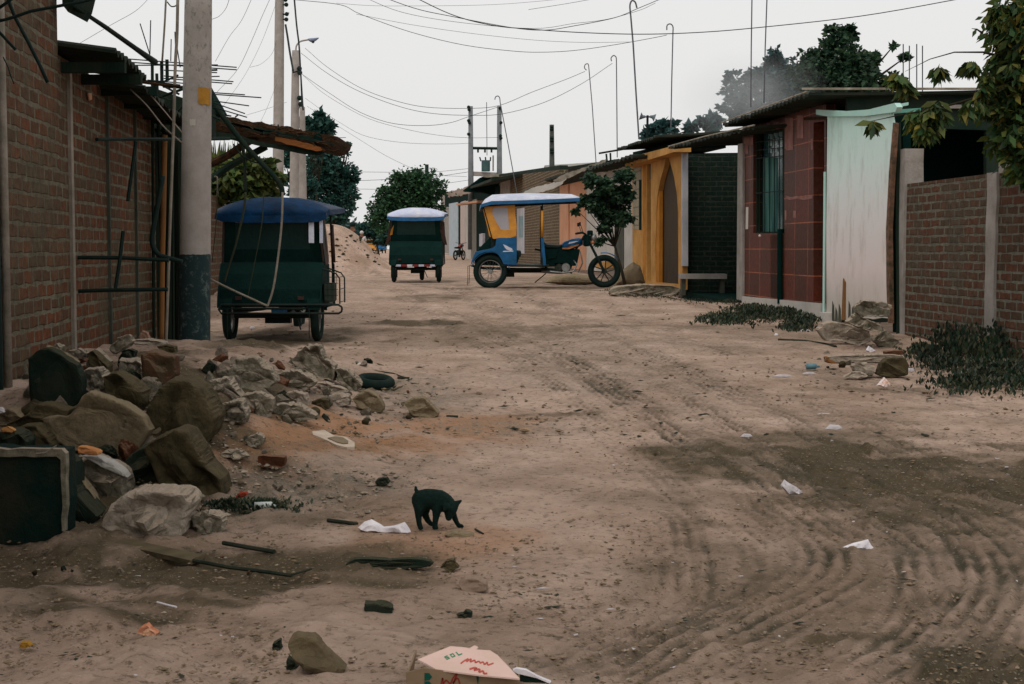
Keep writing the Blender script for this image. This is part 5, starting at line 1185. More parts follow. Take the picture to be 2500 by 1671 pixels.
rock('red_cloth','small red scrap beside the white bottle',prr([(190,1085),(225,1055),(262,1048),(300,1090),(290,1104),(210,1102)]),mat('red_scrap',rgb(150,52,30),rgb(110,50,36),8,.9,.4,coords='obj'),'scrap',.07)
bt=G(642,1246); o=MB().tube([bt+Vector((-.045,0,.022)),bt+Vector((.045,.01,.022)),bt+Vector((.055,.01,.020)),bt+Vector((.07,.012,.018))],[.022,.022,.010,.008],12).build('bottle',mat('milky_plastic',rgb(170,180,174),rgb(196,196,190),6,.3,.1,coords='obj'),origin=bt,smooth=True); tag(o,'small milky plastic bottle lying below the tall brown boulder','bottle')
bt=G(1981,902); o=MB().tube([bt+Vector((-.05,0,.03)),bt+Vector((.04,.0,.03)),bt+Vector((.055,0,.028)),bt+Vector((.08,0,.026))],[.03,.03,.012,.010],12).build('bottle',mat('blue_plastic',rgb(110,140,146),rgb(80,116,124),6,.3,.1,coords='obj'),origin=bt,smooth=True); tag(o,'small blue plastic bottle on the street left of the right rubble','bottle')
# right rubble
r6=lambda s: pr(s,1650,600,.3623)
for lab,q,mm,d,Yo in (('large pale rock at the foot of the white screen',[(945,565),(985,525),(1040,505),(1180,540),(1290,560),(1305,640),(1230,680),(1120,650),(1000,640)],R_lite,.5,None),
 ('tan slab leaning under the curved block',[(1140,515),(1200,460),(1390,540),(1385,570),(1340,580),(1250,560)],R_tan,.4,16.3),
 ('grooved curved block on top of the right rubble',[(1200,410),(1250,370),(1380,375),(1450,400),(1430,480),(1330,475),(1250,480),(1205,450)],R_tan,.4,16.6),
 ('small rock at the foot of the dark post',[(1320,640),(1350,600),(1400,565),(1460,600),(1500,650),(1460,690),(1380,690)],R_tan,.3,None),
 ('long low broken kerb piece in front of the right rubble',[(1010,745),(1110,738),(1250,735),(1400,730),(1530,735),(1530,765),(1400,775),(1250,775),(1110,790),(1005,780)],R_lite,.25,None),
 ('pale pointed rock right of the blue bottle',[(1180,810),(1215,782),(1290,790),(1345,830),(1320,870),(1260,885),(1200,860)],R_lite,.25,None),
 ('flat pale stone in front of the pointed rock',[(1125,885),(1180,850),(1260,850),(1300,880),(1230,895)],R_lite,.2,None),
 ('dark round rock beside the bush at right',[(1350,870),(1375,790),(1420,755),(1540,752),(1565,800),(1555,870),(1450,890)],R_brn,.35,None)):
    rock('rock',lab,r6(q),R_conc if mm is R_tan else mm,'rock',d*.55,Y=Yo,cuts=4,rough=.035)
rock('brick_fragment','orange end of the low broken kerb piece',r6([(1005,750),(1110,745),(1110,790),(1010,790)]),mat('ochre',rgb(130,88,40),rgb(110,72,40),6,.9,.4,coords='obj'),'brick',.2,cuts=1)
rock('brick_fragment','small red brick piece on the end of the kerb piece',r6([(1405,712),(1520,705),(1530,735),(1410,745)]),R_brick,'brick',.2,cuts=1)
lay('stick','dark stick on the ground left of the right rubble','stick',[(1900,833),(1965,836),(2010,843),(2040,850)],.02,R_dwood)
scatter(22,1940,825,2200,925,.02,.06,'small stones of the right rubble','small stone scattered around the right rubble')
# low slab before the yellow house
rock('stone_slab','long flat grey stone slab on the ground before the yellow house',[(1486,708),(1500,699),(1560,694),(1640,697),(1662,706),(1650,720),(1580,728),(1510,724),(1488,718)],R_conc,'slab',.5,Y=25.5,cuts=2,rough=.02)
rock('dirt_heap','low grey dirt heap beside the yellow house wall behind the front wheel',[(1500,695),(1520,660),(1545,640),(1562,650),(1575,690),(1560,705)],mat('grey_dirt',rgb(104,92,72),rgb(122,108,88),3,.95,.6,coords='obj'),'heap',.6,Y=33,cuts=0,rough=.02,box=.7)
rock('dirt_heap','low dirt heap behind the blue and yellow mototaxi',[(1320,690),(1350,674),(1400,668),(1450,676),(1480,692),(1400,698)],R_tan,'heap',.6,Y=30.5,cuts=0,rough=.03,box=.7)
# cardboard box
C_box=mat('cardboard_side',rgb(110,92,72),rgb(128,108,86),5,.9,.15,30); C_lid=mat('cardboard_top',rgb(206,176,166),rgb(194,166,152),5,.85,.15,30)
I_grn=mat('green_ink',rgb(40,120,84),rgb(60,130,98),30,.8,0); I_red=mat('red_ink',rgb(168,64,56),rgb(176,92,80),30,.8,0); I_dkg=mat('dark_green_ink',(.005,.06,.04,1),None,30,.8,0)
q0=G(1100,1700); Yb=4.62
bx=thing('cardboard_box','opened cardboard box with green and red printing at the bottom edge','box',Vector((-.15,Yb,ghf(-.15,Yb))))
def b(x,y,dy=0): return at(x,y,Yb+dy)
front=[b(991,1643),b(1034,1632),b(1060,1635),b(1167,1646),b(1171,1653),b(1269,1660),b(1272,1800),b(1000,1800)]
MB().prism(front,(0,.008,0)).build('front',C_box,bx)
zb=front[2].z; x0,x1=front[0].x,front[5].x; zg=ghf(0,Yb)
MB().prism([Vector((x0,Yb+.009,zg)),Vector((x0,Yb+.30,zg)),Vector((x0+.01,Yb+.30,zb-.02)),Vector((x0,Yb+.009,zb-.02))],(.006,0,0)).build('side',C_box,bx)
MB().prism([Vector((x1,Yb+.009,zg)),Vector((x1,Yb+.30,zg)),Vector((x1,Yb+.30,zb-.05)),Vector((x1,Yb+.009,zb-.04))],(-.006,0,0)).build('side',C_box,bx)
# lid flap lying back: plane through the front edge rising gently backwards
def lid(x,y):   # point on tilted plane
    a=b(1060,1636); n=Vector((.02,-.34,1)).normalized(); r_=ray(x,y); o_=Vector((0,0,CZ)); k=(a-o_).dot(n)/r_.dot(n); return o_+r_*k
lp=[(1020,1610),(1060,1594),(1100,1578),(1135,1581),(1146,1583),(1158,1576),(1168,1580),(1163,1586),(1196,1588),(1215,1600),(1240,1626),(1269,1657),(1170,1648),(1064,1634),(1040,1620)]
lf=MB().prism([lid(*q) for q in lp],(0,0,-.005)).build('lid',C_lid,bx)
def ink(polys,m,name='print',f=lid,off=Vector((0,-.0,.0015)),par=None):
    mb=MB()
    for q in polys: mb.prism([f(x,y)+off for x,y in q],(0,0,-.001))
    return mb.build(name,m,par or lf)
def z7(s): return [(980+a*.1705,1560+b_*.1705) for a,b_ in s]
# three slanting block letters in green, two lines of brush script in red
def letter(cx,cy,rows,s=14,sk=(.86,-.38)):
    out=[]
    for j,r_ in enumerate(rows):
        for i,c_ in enumerate(r_):
            if c_=='#':
                ax=cx+i*s*sk[0]+j*s*.55; ay=cy+i*s*sk[1]+j*s*.62
                out.append(z7([(ax,ay),(ax+s*.92*sk[0],ay+s*.92*sk[1]),(ax+s*.92*sk[0]+s*.6,ay+s*.92*sk[1]+s*.66),(ax+s*.6,ay+s*.66)]))
    return out
S_=['####','#...','####','...#','####']; O_=['####','#..#','#..#','#..#','####']; L2=['#...','#...','#...','#...','####']
ink(letter(610,262,S_)+letter(690,230,O_)+letter(775,196,L2,16),I_grn)
def stroke(pts,w_): 
    out=[]; P=[Vector((x,y,0)) for x,y in pts]; P=smoothline(P,4)
    for a,c_ in zip(P[:-1],P[1:]):
        d=(c_-a); 
        if d.length<1e-6: continue
        n=Vector((-d.y,d.x,0)).normalized()*w_; out.append(z7([(a.x-n.x,a.y-n.y),(c_.x-n.x,c_.y-n.y),(c_.x+n.x,c_.y+n.y),(a.x+n.x,a.y+n.y)]))
    return out
ink(stroke([(850,358),(900,320),(960,290),(930,330),(1000,292),(985,335),(1050,310),(1060,345),(1110,325),(1130,350),(1170,335),(1190,372),(1230,340),(1240,378),(1320,352)],9),I_red)
ink(stroke([(975,440),(1040,420),(1080,430),(1040,455),(1120,440),(1110,480),(1170,465),(1180,500),(1230,500)],12),I_red)
fr=lambda x,y: b(x,y)
fo=Vector((0,-.0015,0))
def inkf(polys,m):
    mb=MB()
    for q in polys: mb.prism([b(x,y)+fo for x,y in q],(0,.001,0))
    o_=[c for c in bpy.data.objects if c.name.startswith('front') and c.parent==bx][0]
    return mb.build('print',m,o_)
inkf([z7([(330,490),(395,490),(440,545),(400,590),(330,600)]),z7([(330,610),(400,610),(440,660),(330,700)])],I_dkg)
inkf(stroke([(560,700),(590,560),(600,640),(640,590),(700,640),(740,560),(800,490),(770,570),(740,640),(800,560),(840,650)],10),mat('dull_red_ink',rgb(120,44,34),None,3,.8,0))
inkf([z7([(1065,500),(1110,495),(1110,560),(1098,645),(1090,645)])],I_dkg)
pn=thing('board_scrap','dark board with bright white edge standing beside the cardboard box','board',b(1300,1671))
MB().prism([b(1258,1642,.1),b(1310,1654,.1),b(1345,1668,.1),b(1350,1800,.1),b(1270,1800,.1),b(1268,1655,.1)],(0,.006,0)).build('board',R_drk,pn)
MB().prism([b(1252,1637,.095),b(1262,1633,.095),b(1285,1637,.095),b(1312,1652,.095),b(1345,1666,.095),b(1343,1670,.095),b(1310,1656,.095),b(1262,1645,.095)],(0,.02,0)).build('edge',P_wht,pn)
# ---- uncountable small stuff
def debris(name,label,cat,n,region,s0,s1,m,seed,flat=.4,elong=1.0,dens=None):
    r_=np.random.RandomState(seed)
    P=Gv(r_.uniform(region[0],region[2],n),region[1]+(region[3]-region[1])*r_.rand(n)); s=r_.uniform(s0,s1,n)*(.5+r_.rand(n)); a=r_.uniform(0,6.28,n); e=1+(elong-1)*r_.rand(n); c,s_=np.cos(a),np.sin(a); V=[]
    for (ux,uy,uz) in ((1,0,0),(-1,0,0),(0,.7,0),(0,-.7,0),(.15,.1,flat),(-.1,-.1,-flat)):
        ux_=ux*e+r_.uniform(-.25,.25,n); uy_=uy+r_.uniform(-.25,.25,n)
        V.append(np.stack([P[:,0]+s*(ux_*c-uy_*s_),P[:,1]+s*(ux_*s_+uy_*c),P[:,2]+s*(uz+.15)],1))
    vs=np.stack(V,1).reshape(-1,3).tolist(); fs=[tuple(i+6*k for i in f) for k in range(n) for f in ((0,2,4),(2,1,4),(1,3,4),(3,0,4),(2,0,5),(1,2,5),(3,1,5),(0,3,5))]
    me=bpy.data.meshes.new(name); me.from_pydata(vs,[],fs); o=link(name,me,m); tag(o,label,cat,None,'stuff'); return o
debris('gravel','loose gravel and grit scattered over the dirt street','gravel',1500,(0,1020,2500,1671),.004,.009,R_conc,1)
debris('gravel','loose gravel over the middle of the street','gravel',450,(500,740,2500,1060),.008,.018,R_conc,2)
debris('dry_leaves','dark dry leaf and twig litter scattered on the ground','litter',330,(0,1100,2500,1671),.005,.012,R_dwood,3,.25,2.6)
debris('dry_leaves','dark leaf litter on the farther part of the street','litter',220,(700,730,2300,1080),.012,.026,R_dwood,4,.25,2.4)
debris('rubble_grit','broken grit and crumbs around the rubble heap','grit',1300,(60,960,1100,1260),.008,.020,R_conc,5,.6,1.3)
C_clod=mat('soil_clod',rgb(92,80,60),rgb(136,116,96),6,.95,.5)
debris('soil_clods','small soil clods and crumbs all over the near ground','soil clods',5200,(0,1060,2500,1671),.004,.011,C_clod,6,.5,1.5)
debris('soil_clods','small soil clods on the farther part of the street','soil clods',1300,(480,720,2500,1060),.010,.022,C_clod,16,.5,1.5)
debris('pale_bits','tiny pale paper and plastic bits on the ground','litter',130,(0,800,2500,1671),.006,.012,P_grey,8,.2,2.2)
debris('mound_clods','dark clods on the far dirt mound','clods',70,(765,560,930,655),.04,.08,R_dwood,9,.5,1.6)
# ================================================================== poles
def pole(name,label,top,bot,Y,r0,r1,m,kids=None,n=16):
    a=at(*bot,Y); b_=at(*top,Y); a.z=min(a.z,ghf(a.x,a.y))-.1
    t=thing(name,label,'pole',a)
    k=12; pts=[a.lerp(b_,i/k) for i in range(k+1)]; MB().tube(pts,[r0+(r1-r0)*i/k for i in range(k+1)],n).build('shaft',m,t,smooth=True); return t
def pole_mat():
    m=bpy.data.materials.new('painted_pole'); m.use_nodes=True; n=m.node_tree; N=n.nodes; L=n.links; b=N['Principled BSDF']; b.inputs['Roughness'].default_value=.9
    g=N.new('ShaderNodeNewGeometry').outputs['Position']; s=N.new('ShaderNodeSeparateXYZ'); L.new(g,s.inputs[0])
    def nz(sc,de=8,ro=.7,scl=(1,1,1)):
        mp=N.new('ShaderNodeMapping'); mp.inputs['Scale'].default_value=scl; L.new(g,mp.inputs[0]); k=N.new('ShaderNodeTexNoise'); k.inputs['Scale'].default_value=sc; k.inputs['Detail'].default_value=de; k.inputs['Roughness'].default_value=ro; L.new(mp.outputs[0],k.inputs['Vector']); return k.outputs[0]
    def ramp(x,p0,p1,c0,c1):
        k=N.new('ShaderNodeValToRGB'); k.color_ramp.elements[0].position=p0; k.color_ramp.elements[1].position=p1; k.color_ramp.elements[0].color=c0; k.color_ramp.elements[1].color=c1; L.new(x,k.inputs[0]); return k.outputs[0]
    def mix(f,A,B):
        k=N.new('ShaderNodeMix'); k.data_type='RGBA'; L.new(f,k.inputs['Factor'])
        for nm,x in (('A',A),('B',B)):
            if isinstance(x,tuple): k.inputs[nm].default_value=x
            else: L.new(x,k.inputs[nm])
        return k.outputs['Result']
    base=ramp(nz(5),.35,.65,rgb(140,134,126),rgb(160,152,146))
    spots=ramp(nz(24,6,.75,(1,1,.6)),.54,.60,(0,0,0,1),(1,1,1,1))
    up=ramp(nz(1.2,3,.5,(1.5,1.5,.6)),.42,.55,(0,0,0,1),(1,1,1,1))
    hi=N.new('ShaderNodeMapRange'); hi.inputs['From Min'].default_value=2.6; hi.inputs['From Max'].default_value=3.1; L.new(s.outputs['Z'],hi.inputs[0])
    m1=N.new('ShaderNodeMath'); m1.operation='MULTIPLY'; L.new(spots,m1.inputs[0]); L.new(hi.outputs[0],m1.inputs[1])
    m2=N.new('ShaderNodeMath'); m2.operation='MULTIPLY'; L.new(m1.outputs[0],m2.inputs[0]); m2.inputs[1].default_value=.7
    base=mix(m2.outputs[0],base,rgb(96,96,86))
    dark=ramp(nz(14,10,.8),.53,.64,(.003,.020,.022,1),rgb(84,98,94))
    ad=N.new('ShaderNodeMath'); ad.operation='MULTIPLY_ADD'; ad.inputs[1].default_value=.05; L.new(nz(8),ad.inputs[0]); L.new(s.outputs['Z'],ad.inputs[2])
    lt=N.new('ShaderNodeMath'); lt.operation='LESS_THAN'; L.new(ad.outputs[0],lt.inputs[0]); lt.inputs[1].default_value=PAINT_Z
    L.new(mix(lt.outputs[0],base,dark),b.inputs['Base Color'])
    bp=N.new('ShaderNodeBump'); bp.inputs['Strength'].default_value=.4; bp.inputs['Distance'].default_value=.01; L.new(nz(30),bp.inputs['Height']); L.new(bp.outputs[0],b.inputs['Normal'])
    return m
YP=13.6
PAINT_Z=at(475,622,YP).z+.025
ppx=YP/3600
p1=pole('grey_pole','big round grey concrete pole with dark painted foot rising out of the rubble',(485,-60),(472,930),YP,40*ppx,32*ppx,pole_mat(),n=32)
# yellow mark and white chip wrap the shaft
def decal(name,cx,cy,w_,h_,m,par,Y=YP,rr_=34.6):
    mb=MB(); n=6; ax=at(482,cy,Y).x; R_=rr_*ppx; zc=at(cx,cy,Y).z; x0=(cx-w_/2-483)/34.6; x1=(cx+w_/2-483)/34.6
    vs=[];fs=[]
    for i in range(n+1):
        s=max(-.98,min(.98,x0+(x1-x0)*i/n)); q=math.asin(s)
        for dz in (-h_/2*ppx,h_/2*ppx): vs.append((ax+ (R_+.003)*math.sin(q),Y-(R_+.003)*math.cos(q),zc+dz+.006*math.sin(i*2.3)))
    for i in range(n): fs.append((2*i,2*i+2,2*i+3,2*i+1))
    return mb.add(vs,fs).build(name,m,par)
decal('yellow_mark',504,238,24,40,mat('yellow_mark',rgb(176,128,50),rgb(150,108,44),14,.8,.2),p1)
decal('paper_scrap',479,302,14,15,M_white,p1)
M_pole=mat('far_pole',rgb(136,130,124),rgb(160,154,148),3,.9,.2)
M_wire=mat('wire_black',(.03,.04,.042,1),(.05,.06,.06,1),3,.7,0)
p2=pole('utility_pole','tall pale concrete pole left of the street lamp, behind the awning',(683,-40),(677,640),48,.20,.145,M_pole)
ins=MB()
for y,dx in ((12,16),(35,17),(48,16),(0,14)): ins.sphere(at(683+dx,y,47.8),.07,8,6); ins.tube([at(690,y,47.8),at(683+dx,y,47.8)],.02,5)
ins.build('insulators',M_metal,p2)
MB().tube([at(692,37,47.8),at(706,32,47.8)],.02,5).build('bracket',M_metal,p2)
p3_=pole('street_lamp','street lamp with curved arm and small blue grey head beside the tall pale pole',(722,124),(716,640),52,.19,.13,M_pole)
arm=smoothline([at(722,126,52),at(724,112,52),at(733,102,52),at(750,98,52),at(758,96,52)],5); MB().tube(arm,.03,6).build('arm',M_pole,p3_,smooth=True)
h=at(764,97,52); MB().add(*[[Vector(v)+0*h for v in ()],[]]) if False else None
hd=MB(); hd.add(*loft([(-.17,.04,.03,0),(-.08,.10,.07,-.02),(.08,.10,.06,.0),(.2,.03,.02,.05)])); hd=hd.build('lamp_head',mat('lamp_blue_grey',rgb(110,124,150),rgb(130,140,160),3,.4,0),p3_,smooth=True); hd.location=Vector(h)-Vector(p3_.location) if False else h
MB().sphere(h+Vector((0,0,-.07)),.06,8,6).build('lamp_glass',V_glass,p3_,smooth=True)
ins=MB()
for y,dx in ((168,9),(178,10),(240,9),(255,12),(262,14)): ins.sphere(at(722+dx,y,51.8),.09,8,6)
ins.tube([at(714,178,51.8),at(736,172,51.8)],.025,5); ins.build('insulators',M_metal,p3_)
p4_=pole('utility_pole','shorter pale pole immediately right of the street lamp',(738,262),(740,640),50,.17,.09,M_pole)
MB().tube([at(733,150,50),at(737,270,50)],.02,5).build('conduit',M_metal,p4_)
# transformer frame
YT=96; tf=thing('transformer_frame','pair of thin poles carrying a transformer above the plank shack','pole',at(1180,600,YT))
for x in (1149,1219):
    MB().tube([at(x+1,610,YT),at(x,260,YT)],[.22,.15],10).build('shaft',mat('haze_painted_pole',rgb(104,110,112),rgb(124,126,128),3,.9,.1),tf,smooth=True)  # blue grey shaft colour has the distance haze painted in
MB().tube([at(1152,362,YT),at(1216,363,YT)],.10,6).build('crossbar',M_metal,tf)
for x in (1167,1184,1200): MB().tube([at(x,362,YT),at(x,373,YT)],.07,6).build('fuse',M_metal,tf)
MB().prism([at(1149,419,YT),at(1222,422,YT),at(1222,431,YT),at(1149,429,YT)],(0,.6,0)).build('platform',M_pole,tf)
tk=MB().tube([at(1186,419,YT),at(1186,392,YT)],[.28,.28],12).build('transformer',mat('teal_tank',rgb(58,86,86),rgb(74,98,96),3,.7,.1),tf,smooth=False)
for x in (1174,1186,1197): MB().tube([at(x,394,YT),at(x-1+(x-1186)*.15,384,YT)],.05,6).build('bushing',M_metal,tk)
MB().tube([at(1204,418,YT),at(1204,380,YT)],.06,6).build('post',M_pole,tf)
for x,y in ((1144,262),(1145,268),(1144,295),(1146,300),(1144,328),(1221,264),(1223,300),(1222,332),(1223,338)): MB().sphere(at(x,y,YT-.2),.11,8,6).build('insulator',M_metal,tf)
dp=pole('distribution_pole','short dark pole with stacked insulators rising behind the brick house roof',(1347,305),(1349,470),80,.20,.12,mat('dark_pole',rgb(74,80,78),rgb(94,96,92),3,.9,.1))
for y in (311,316,338,344,366,372): MB().tube([at(1343,y,79.7),at(1352,y,79.7)],.10,6).build('insulator',M_metal,dp)
fp=pole('utility_pole','tiny far pole standing above the round tree',(1042,402),(1042,430),160,.25,.2,M_metal)
ls=thing('loudspeaker_mast','thin mast with two grey horn loudspeakers above the roofs','mast',at(1581,330,40))
MB().tube([at(1581,282,40),at(1580,345,40)],.035,6).build('shaft',M_metal,ls); MB().tube([at(1563,286,40),at(1598,286,40)],.02,5).build('crossbar',M_metal,ls)
for s in (-1,1): MB().tube([at(1581+s*5,285,40),at(1581+s*12,286,40),at(1581+s*18,286+s*2,40)],[.03,.05,.11],10).build('horn',mat('horn_grey',rgb(96,104,112),rgb(120,126,130),3,.7,.1),ls)
# antenna rods with hooks
def rod(lab,pts,Y,r,hook=None):
    P=[at(x,y,Y) for x,y in pts]
    if hook: P=smoothline([at(x,y,Y) for x,y in hook],4)[:-1]+P
    o=MB().tube(P,r,5).build('antenna_rod',mat('grey_rod',rgb(84,84,90),rgb(104,104,108),3,.8,0),origin=P[-1]); tag(o,lab,'rod')
rod('dark leaning antenna rod with hooked tip, left of the loudspeaker mast',[(1540,40),(1546,110),(1553,230),(1560,340)],38,.022,[(1555,20),(1551,6),(1543,2),(1538,14),(1540,40)])
rod('upright antenna rod with hooked tip, right of the loudspeaker mast',[(1643,80),(1640,200),(1638,312)],38,.016,[(1628,74),(1629,62),(1637,59),(1643,66),(1643,80)])
rod('faint leaning antenna rod with curled tip, farthest left of the hooked rods over the roofs',[(1438,170),(1446,260),(1456,410)],60,.020,[(1432,172),(1427,166),(1429,158),(1436,157),(1438,170)])
rod('faint upright antenna rod with curled tip above the white house',[(1505,150),(1506,260),(1507,385)],60,.022,[(1493,150),(1492,142),(1498,136),(1504,140),(1505,150)])
rod('dark antenna rod leaving the top of the picture, left of the tree smoke',[(1836,-20),(1834,120),(1833,262)],27,.012)
rod('pale antenna rod leaving the top of the picture, in front of the smoky tree',[(1873,-20),(1868,120),(1865,252)],27,.012)
rod('thin hooked rod slanting down behind the blue and yellow mototaxi roof',[(1221,250),(1240,350),(1262,472)],60,.020,[(1208,244),(1210,237),(1216,235),(1220,240),(1221,250)])
rod('thin pale rod leaning across the brick house wall',[(1342,432),(1300,456),(1268,474)],62,.025)
for i,x in enumerate((2205,2220,2238,2252)): 
    o=MB().tube([at(x,108+4*(i%2),30),at(x,225,30)],.012,5).build('antenna_rod',M_wire,origin=at(x,225,30)); tag(o,'upright reinforcing rod rising above the red house roof beside the dark tree','rod','rods above the red house roof')
rod('thin faint mast above the round tree',[(1188,250),(1189,380)],120,.03)
# wires in the sky, photo points hung at a plausible distance
def wire(lab,pts,Y,w_=1.3,group=None):
    n=len(pts); P=[at(x,y,(Y[0]+(Y[1]-Y[0])*i/(n-1))) for i,(x,y) in enumerate(pts)]; P=smoothline(P,5)
    k=len(P); o=MB().tube(P,[w_*.42*p.y/3600 for p in P],4,False).build('overhead_wire',M_wire,origin=P[0]); tag(o,lab,'wire',group)
W_=[('darkest overhead wire sagging from top centre up to the upper right',[(985,-20),(1100,35),(1200,62),(1300,72),(1420,80),(1560,84),(1700,80),(1850,68),(2100,40),(2330,0),(2400,-15)],(22,16),2.6),
('twin overhead wire crossing the dark sagging wire at top centre',[(900,-20),(1010,20),(1100,40),(1250,68),(1330,74),(1400,64),(1500,44),(1560,20),(1620,-5)],(24,22),2.0),
('overhead wire running under the twin wire at top centre',[(880,-10),(980,30),(1120,55),(1300,70),(1400,58),(1480,48),(1560,26),(1600,8)],(26,24),1.2),
('faint overhead wire sagging lowest across the upper centre',[(720,0),(830,12),(880,35),(1000,78),(1130,110),(1250,125),(1320,128),(1400,124),(1500,110),(1600,92),(1628,86)],(48,38),1.6),
('faint overhead wire rising to the hooked dark rod',[(870,35),(1000,60),(1150,82),(1300,98),(1420,104),(1540,103)],(48,38),1.0),
('short overhead wire at the very top right of centre',[(1290,24),(1380,10),(1470,-6)],(24,24),1.2),
('very faint overhead wire at the top above the twin wire',[(820,8),(900,14),(1000,15),(1200,12),(1400,-4)],(48,30),.9),
('wire from the street lamp sagging to the right hand transformer pole',[(745,118),(800,165),(880,215),(960,245),(1040,262),(1145,265),(1219,258),(1300,225),(1380,195),(1428,175)],(52,70),1.4),
('second wire from the lamp pole sagging below the first to the curled rods',[(735,130),(800,180),(880,225),(980,262),(1060,278),(1150,282),(1230,278),(1330,250),(1420,205),(1495,155)],(52,70),1.4),
('wire from the lamp pole with a dark splice sagging in the middle of the sky',[(735,180),(800,225),(880,275),(960,302),(1040,307),(1100,300),(1145,285),(1215,262)],(52,96),1.4),
('lower wire from the lamp pole to the transformer frame',[(740,185),(800,235),(900,290),(1000,318),(1080,332),(1148,337),(1220,336)],(52,96),1.0),
('faint wire low in the sky left of the transformer frame',[(745,240),(830,300),(900,335),(1000,350),(1100,352),(1150,350)],(52,96),.9),
('faintest wire descending toward the round tree',[(750,260),(860,330),(960,390),(1050,425),(1140,432)],(52,96),.9),
('upper of the near level wires above the round tree',[(860,420),(960,421),(1060,420),(1145,412)],(90,96),1.0),
('middle near level wire above the round tree',[(865,442),(960,438),(1060,432),(1145,420)],(90,96),1.2),
('lower near level wire behind the round tree',[(865,462),(960,462),(1060,452),(1145,440)],(90,96),1.0),
('wire fanning up left from the lamp pole, first',[(700,250),(640,270),(600,282)],(50,48),.8),
('long wire rising steeply past the right of the grey pole',[(526,150),(560,90),(590,50),(620,-15)],(16,14),1.2),
('wire rising from the rebar tips toward the top, left of the tall pale pole',[(530,225),(580,170),(610,110),(640,40),(665,-15)],(20,26),1.4),
('thin wire rising beside the previous one to the top of the tall pole',[(545,260),(600,180),(640,100),(670,20),(680,-10)],(20,30),.9),
('thin curved wire between the rebar tips and the tall pale pole',[(610,165),(640,155),(665,130),(675,100)],(20,46),.9),
('short wire curving up at the right edge of the grey pole top',[(516,48),(535,40),(552,20),(562,-10)],(14,13),1.4),
('thin wire on the left sky crossing behind the dark beam',[(185,112),(270,62),(330,28),(365,-5)],(13,12),1.3),
('thin wire fanning from the tall pale pole down to the awning',[(676,205),(640,290),(600,330)],(46,22),.8)]
for l,p,Y,w_ in W_: wire(l,p,Y,w_)
# splice knots
# cables along the tall poles
cb=lambda lab,pts,Y,r,m=None: tag((lambda P:MB().tube(smoothline(P,5),r,6).build('cable',m or M_wire,origin=P[0],smooth=True))([at(x,y,Y) for x,y in pts]),lab,'cable')
cb('dark cable strand running from the tall pole top down to the lamp pole',[(697,60),(702,90),(708,130),(716,175)],48,.035)
cb('dark cable strand from the top of the picture down the right of the lamp pole',[(717,-20),(724,60),(730,110),(733,160),(736,210),(740,270)],49,.03)
cb('thin dark cable right of the grey pole foot looping down to the mototaxi bumper',[(506,678),(560,705),(610,728),(650,746),(655,743),(668,700),(680,620),(688,540),(690,470)],16.5,.013,M_strip)
cb('pale rope hanging slanted over the black mototaxi rear, left one',[(600,470),(594,520),(575,600),(556,660),(548,690)],16.6,.013,mat('old_rope',rgb(58,62,46),rgb(44,50,38),9,.9,.2))
cb('pale rope hanging slanted over the black mototaxi rear, middle thin one',[(644,472),(640,540),(626,620),(612,690),(604,730)],16.6,.006,MATS['old_rope'])
cb('thin pale rope beside the grey pole over the mototaxi corner',[(533,440),(528,540),(518,640)],16.4,.005,MATS['old_rope'])
cb('thick black cable bending down from the awning to the mototaxi roof',[(518,248),(548,290),(590,345),(630,390),(668,430),(686,455),(690,478)],17.0,.032,M_darkwood)
cb('dark cable hanging down behind the thick black cable',[(500,338),(560,338),(585,345),(596,380),(598,430),(600,470)],17.2,.02,M_darkwood)
cb('curved thin cable under the awning brace',[(570,352),(590,380),(620,396),(642,398)],17.1,.010,M_darkwood)
cb('bent pale pipe hook standing on the mototaxi roof corner',[(523,432),(528,432),(531,440),(531,480)],16.8,.010,M_strip)
cb('black cable loop hanging at the wall and returning behind the grey pole',[(398,430),(385,500),(374,560),(372,595),(385,620),(410,630),(445,640)],12.6,.022,M_metal)
cb('pale steel guy cable running down just left of the grey pole',[(434,0),(432,90),(428,160),(424,300),(416,520),(410,700),(404,880)],12.9,.014,M_strip)
cb('upper part of the second guy cable with loop left of the grey pole',[(405,0),(402,60),(396,150)],13.1,.009,M_strip)
cb('thin wire loop at the top left of the grey pole',[(408,5),(418,16),(430,14),(436,2)],13.0,.006,M_wire)
cb('thin wire slanting across the brick house below the eaves',[(318,218),(360,260),(400,310),(445,350)],13.0,.007,M_strip)
cb('second thin wire slanting across the brick house below the eaves',[(358,222),(400,270),(445,325)],13.2,.006,M_strip)
cb('thin wire along the eaves with pale end knob',[(294,196),(300,194),(340,200),(400,208),(440,212)],12.6,.014,M_rust)
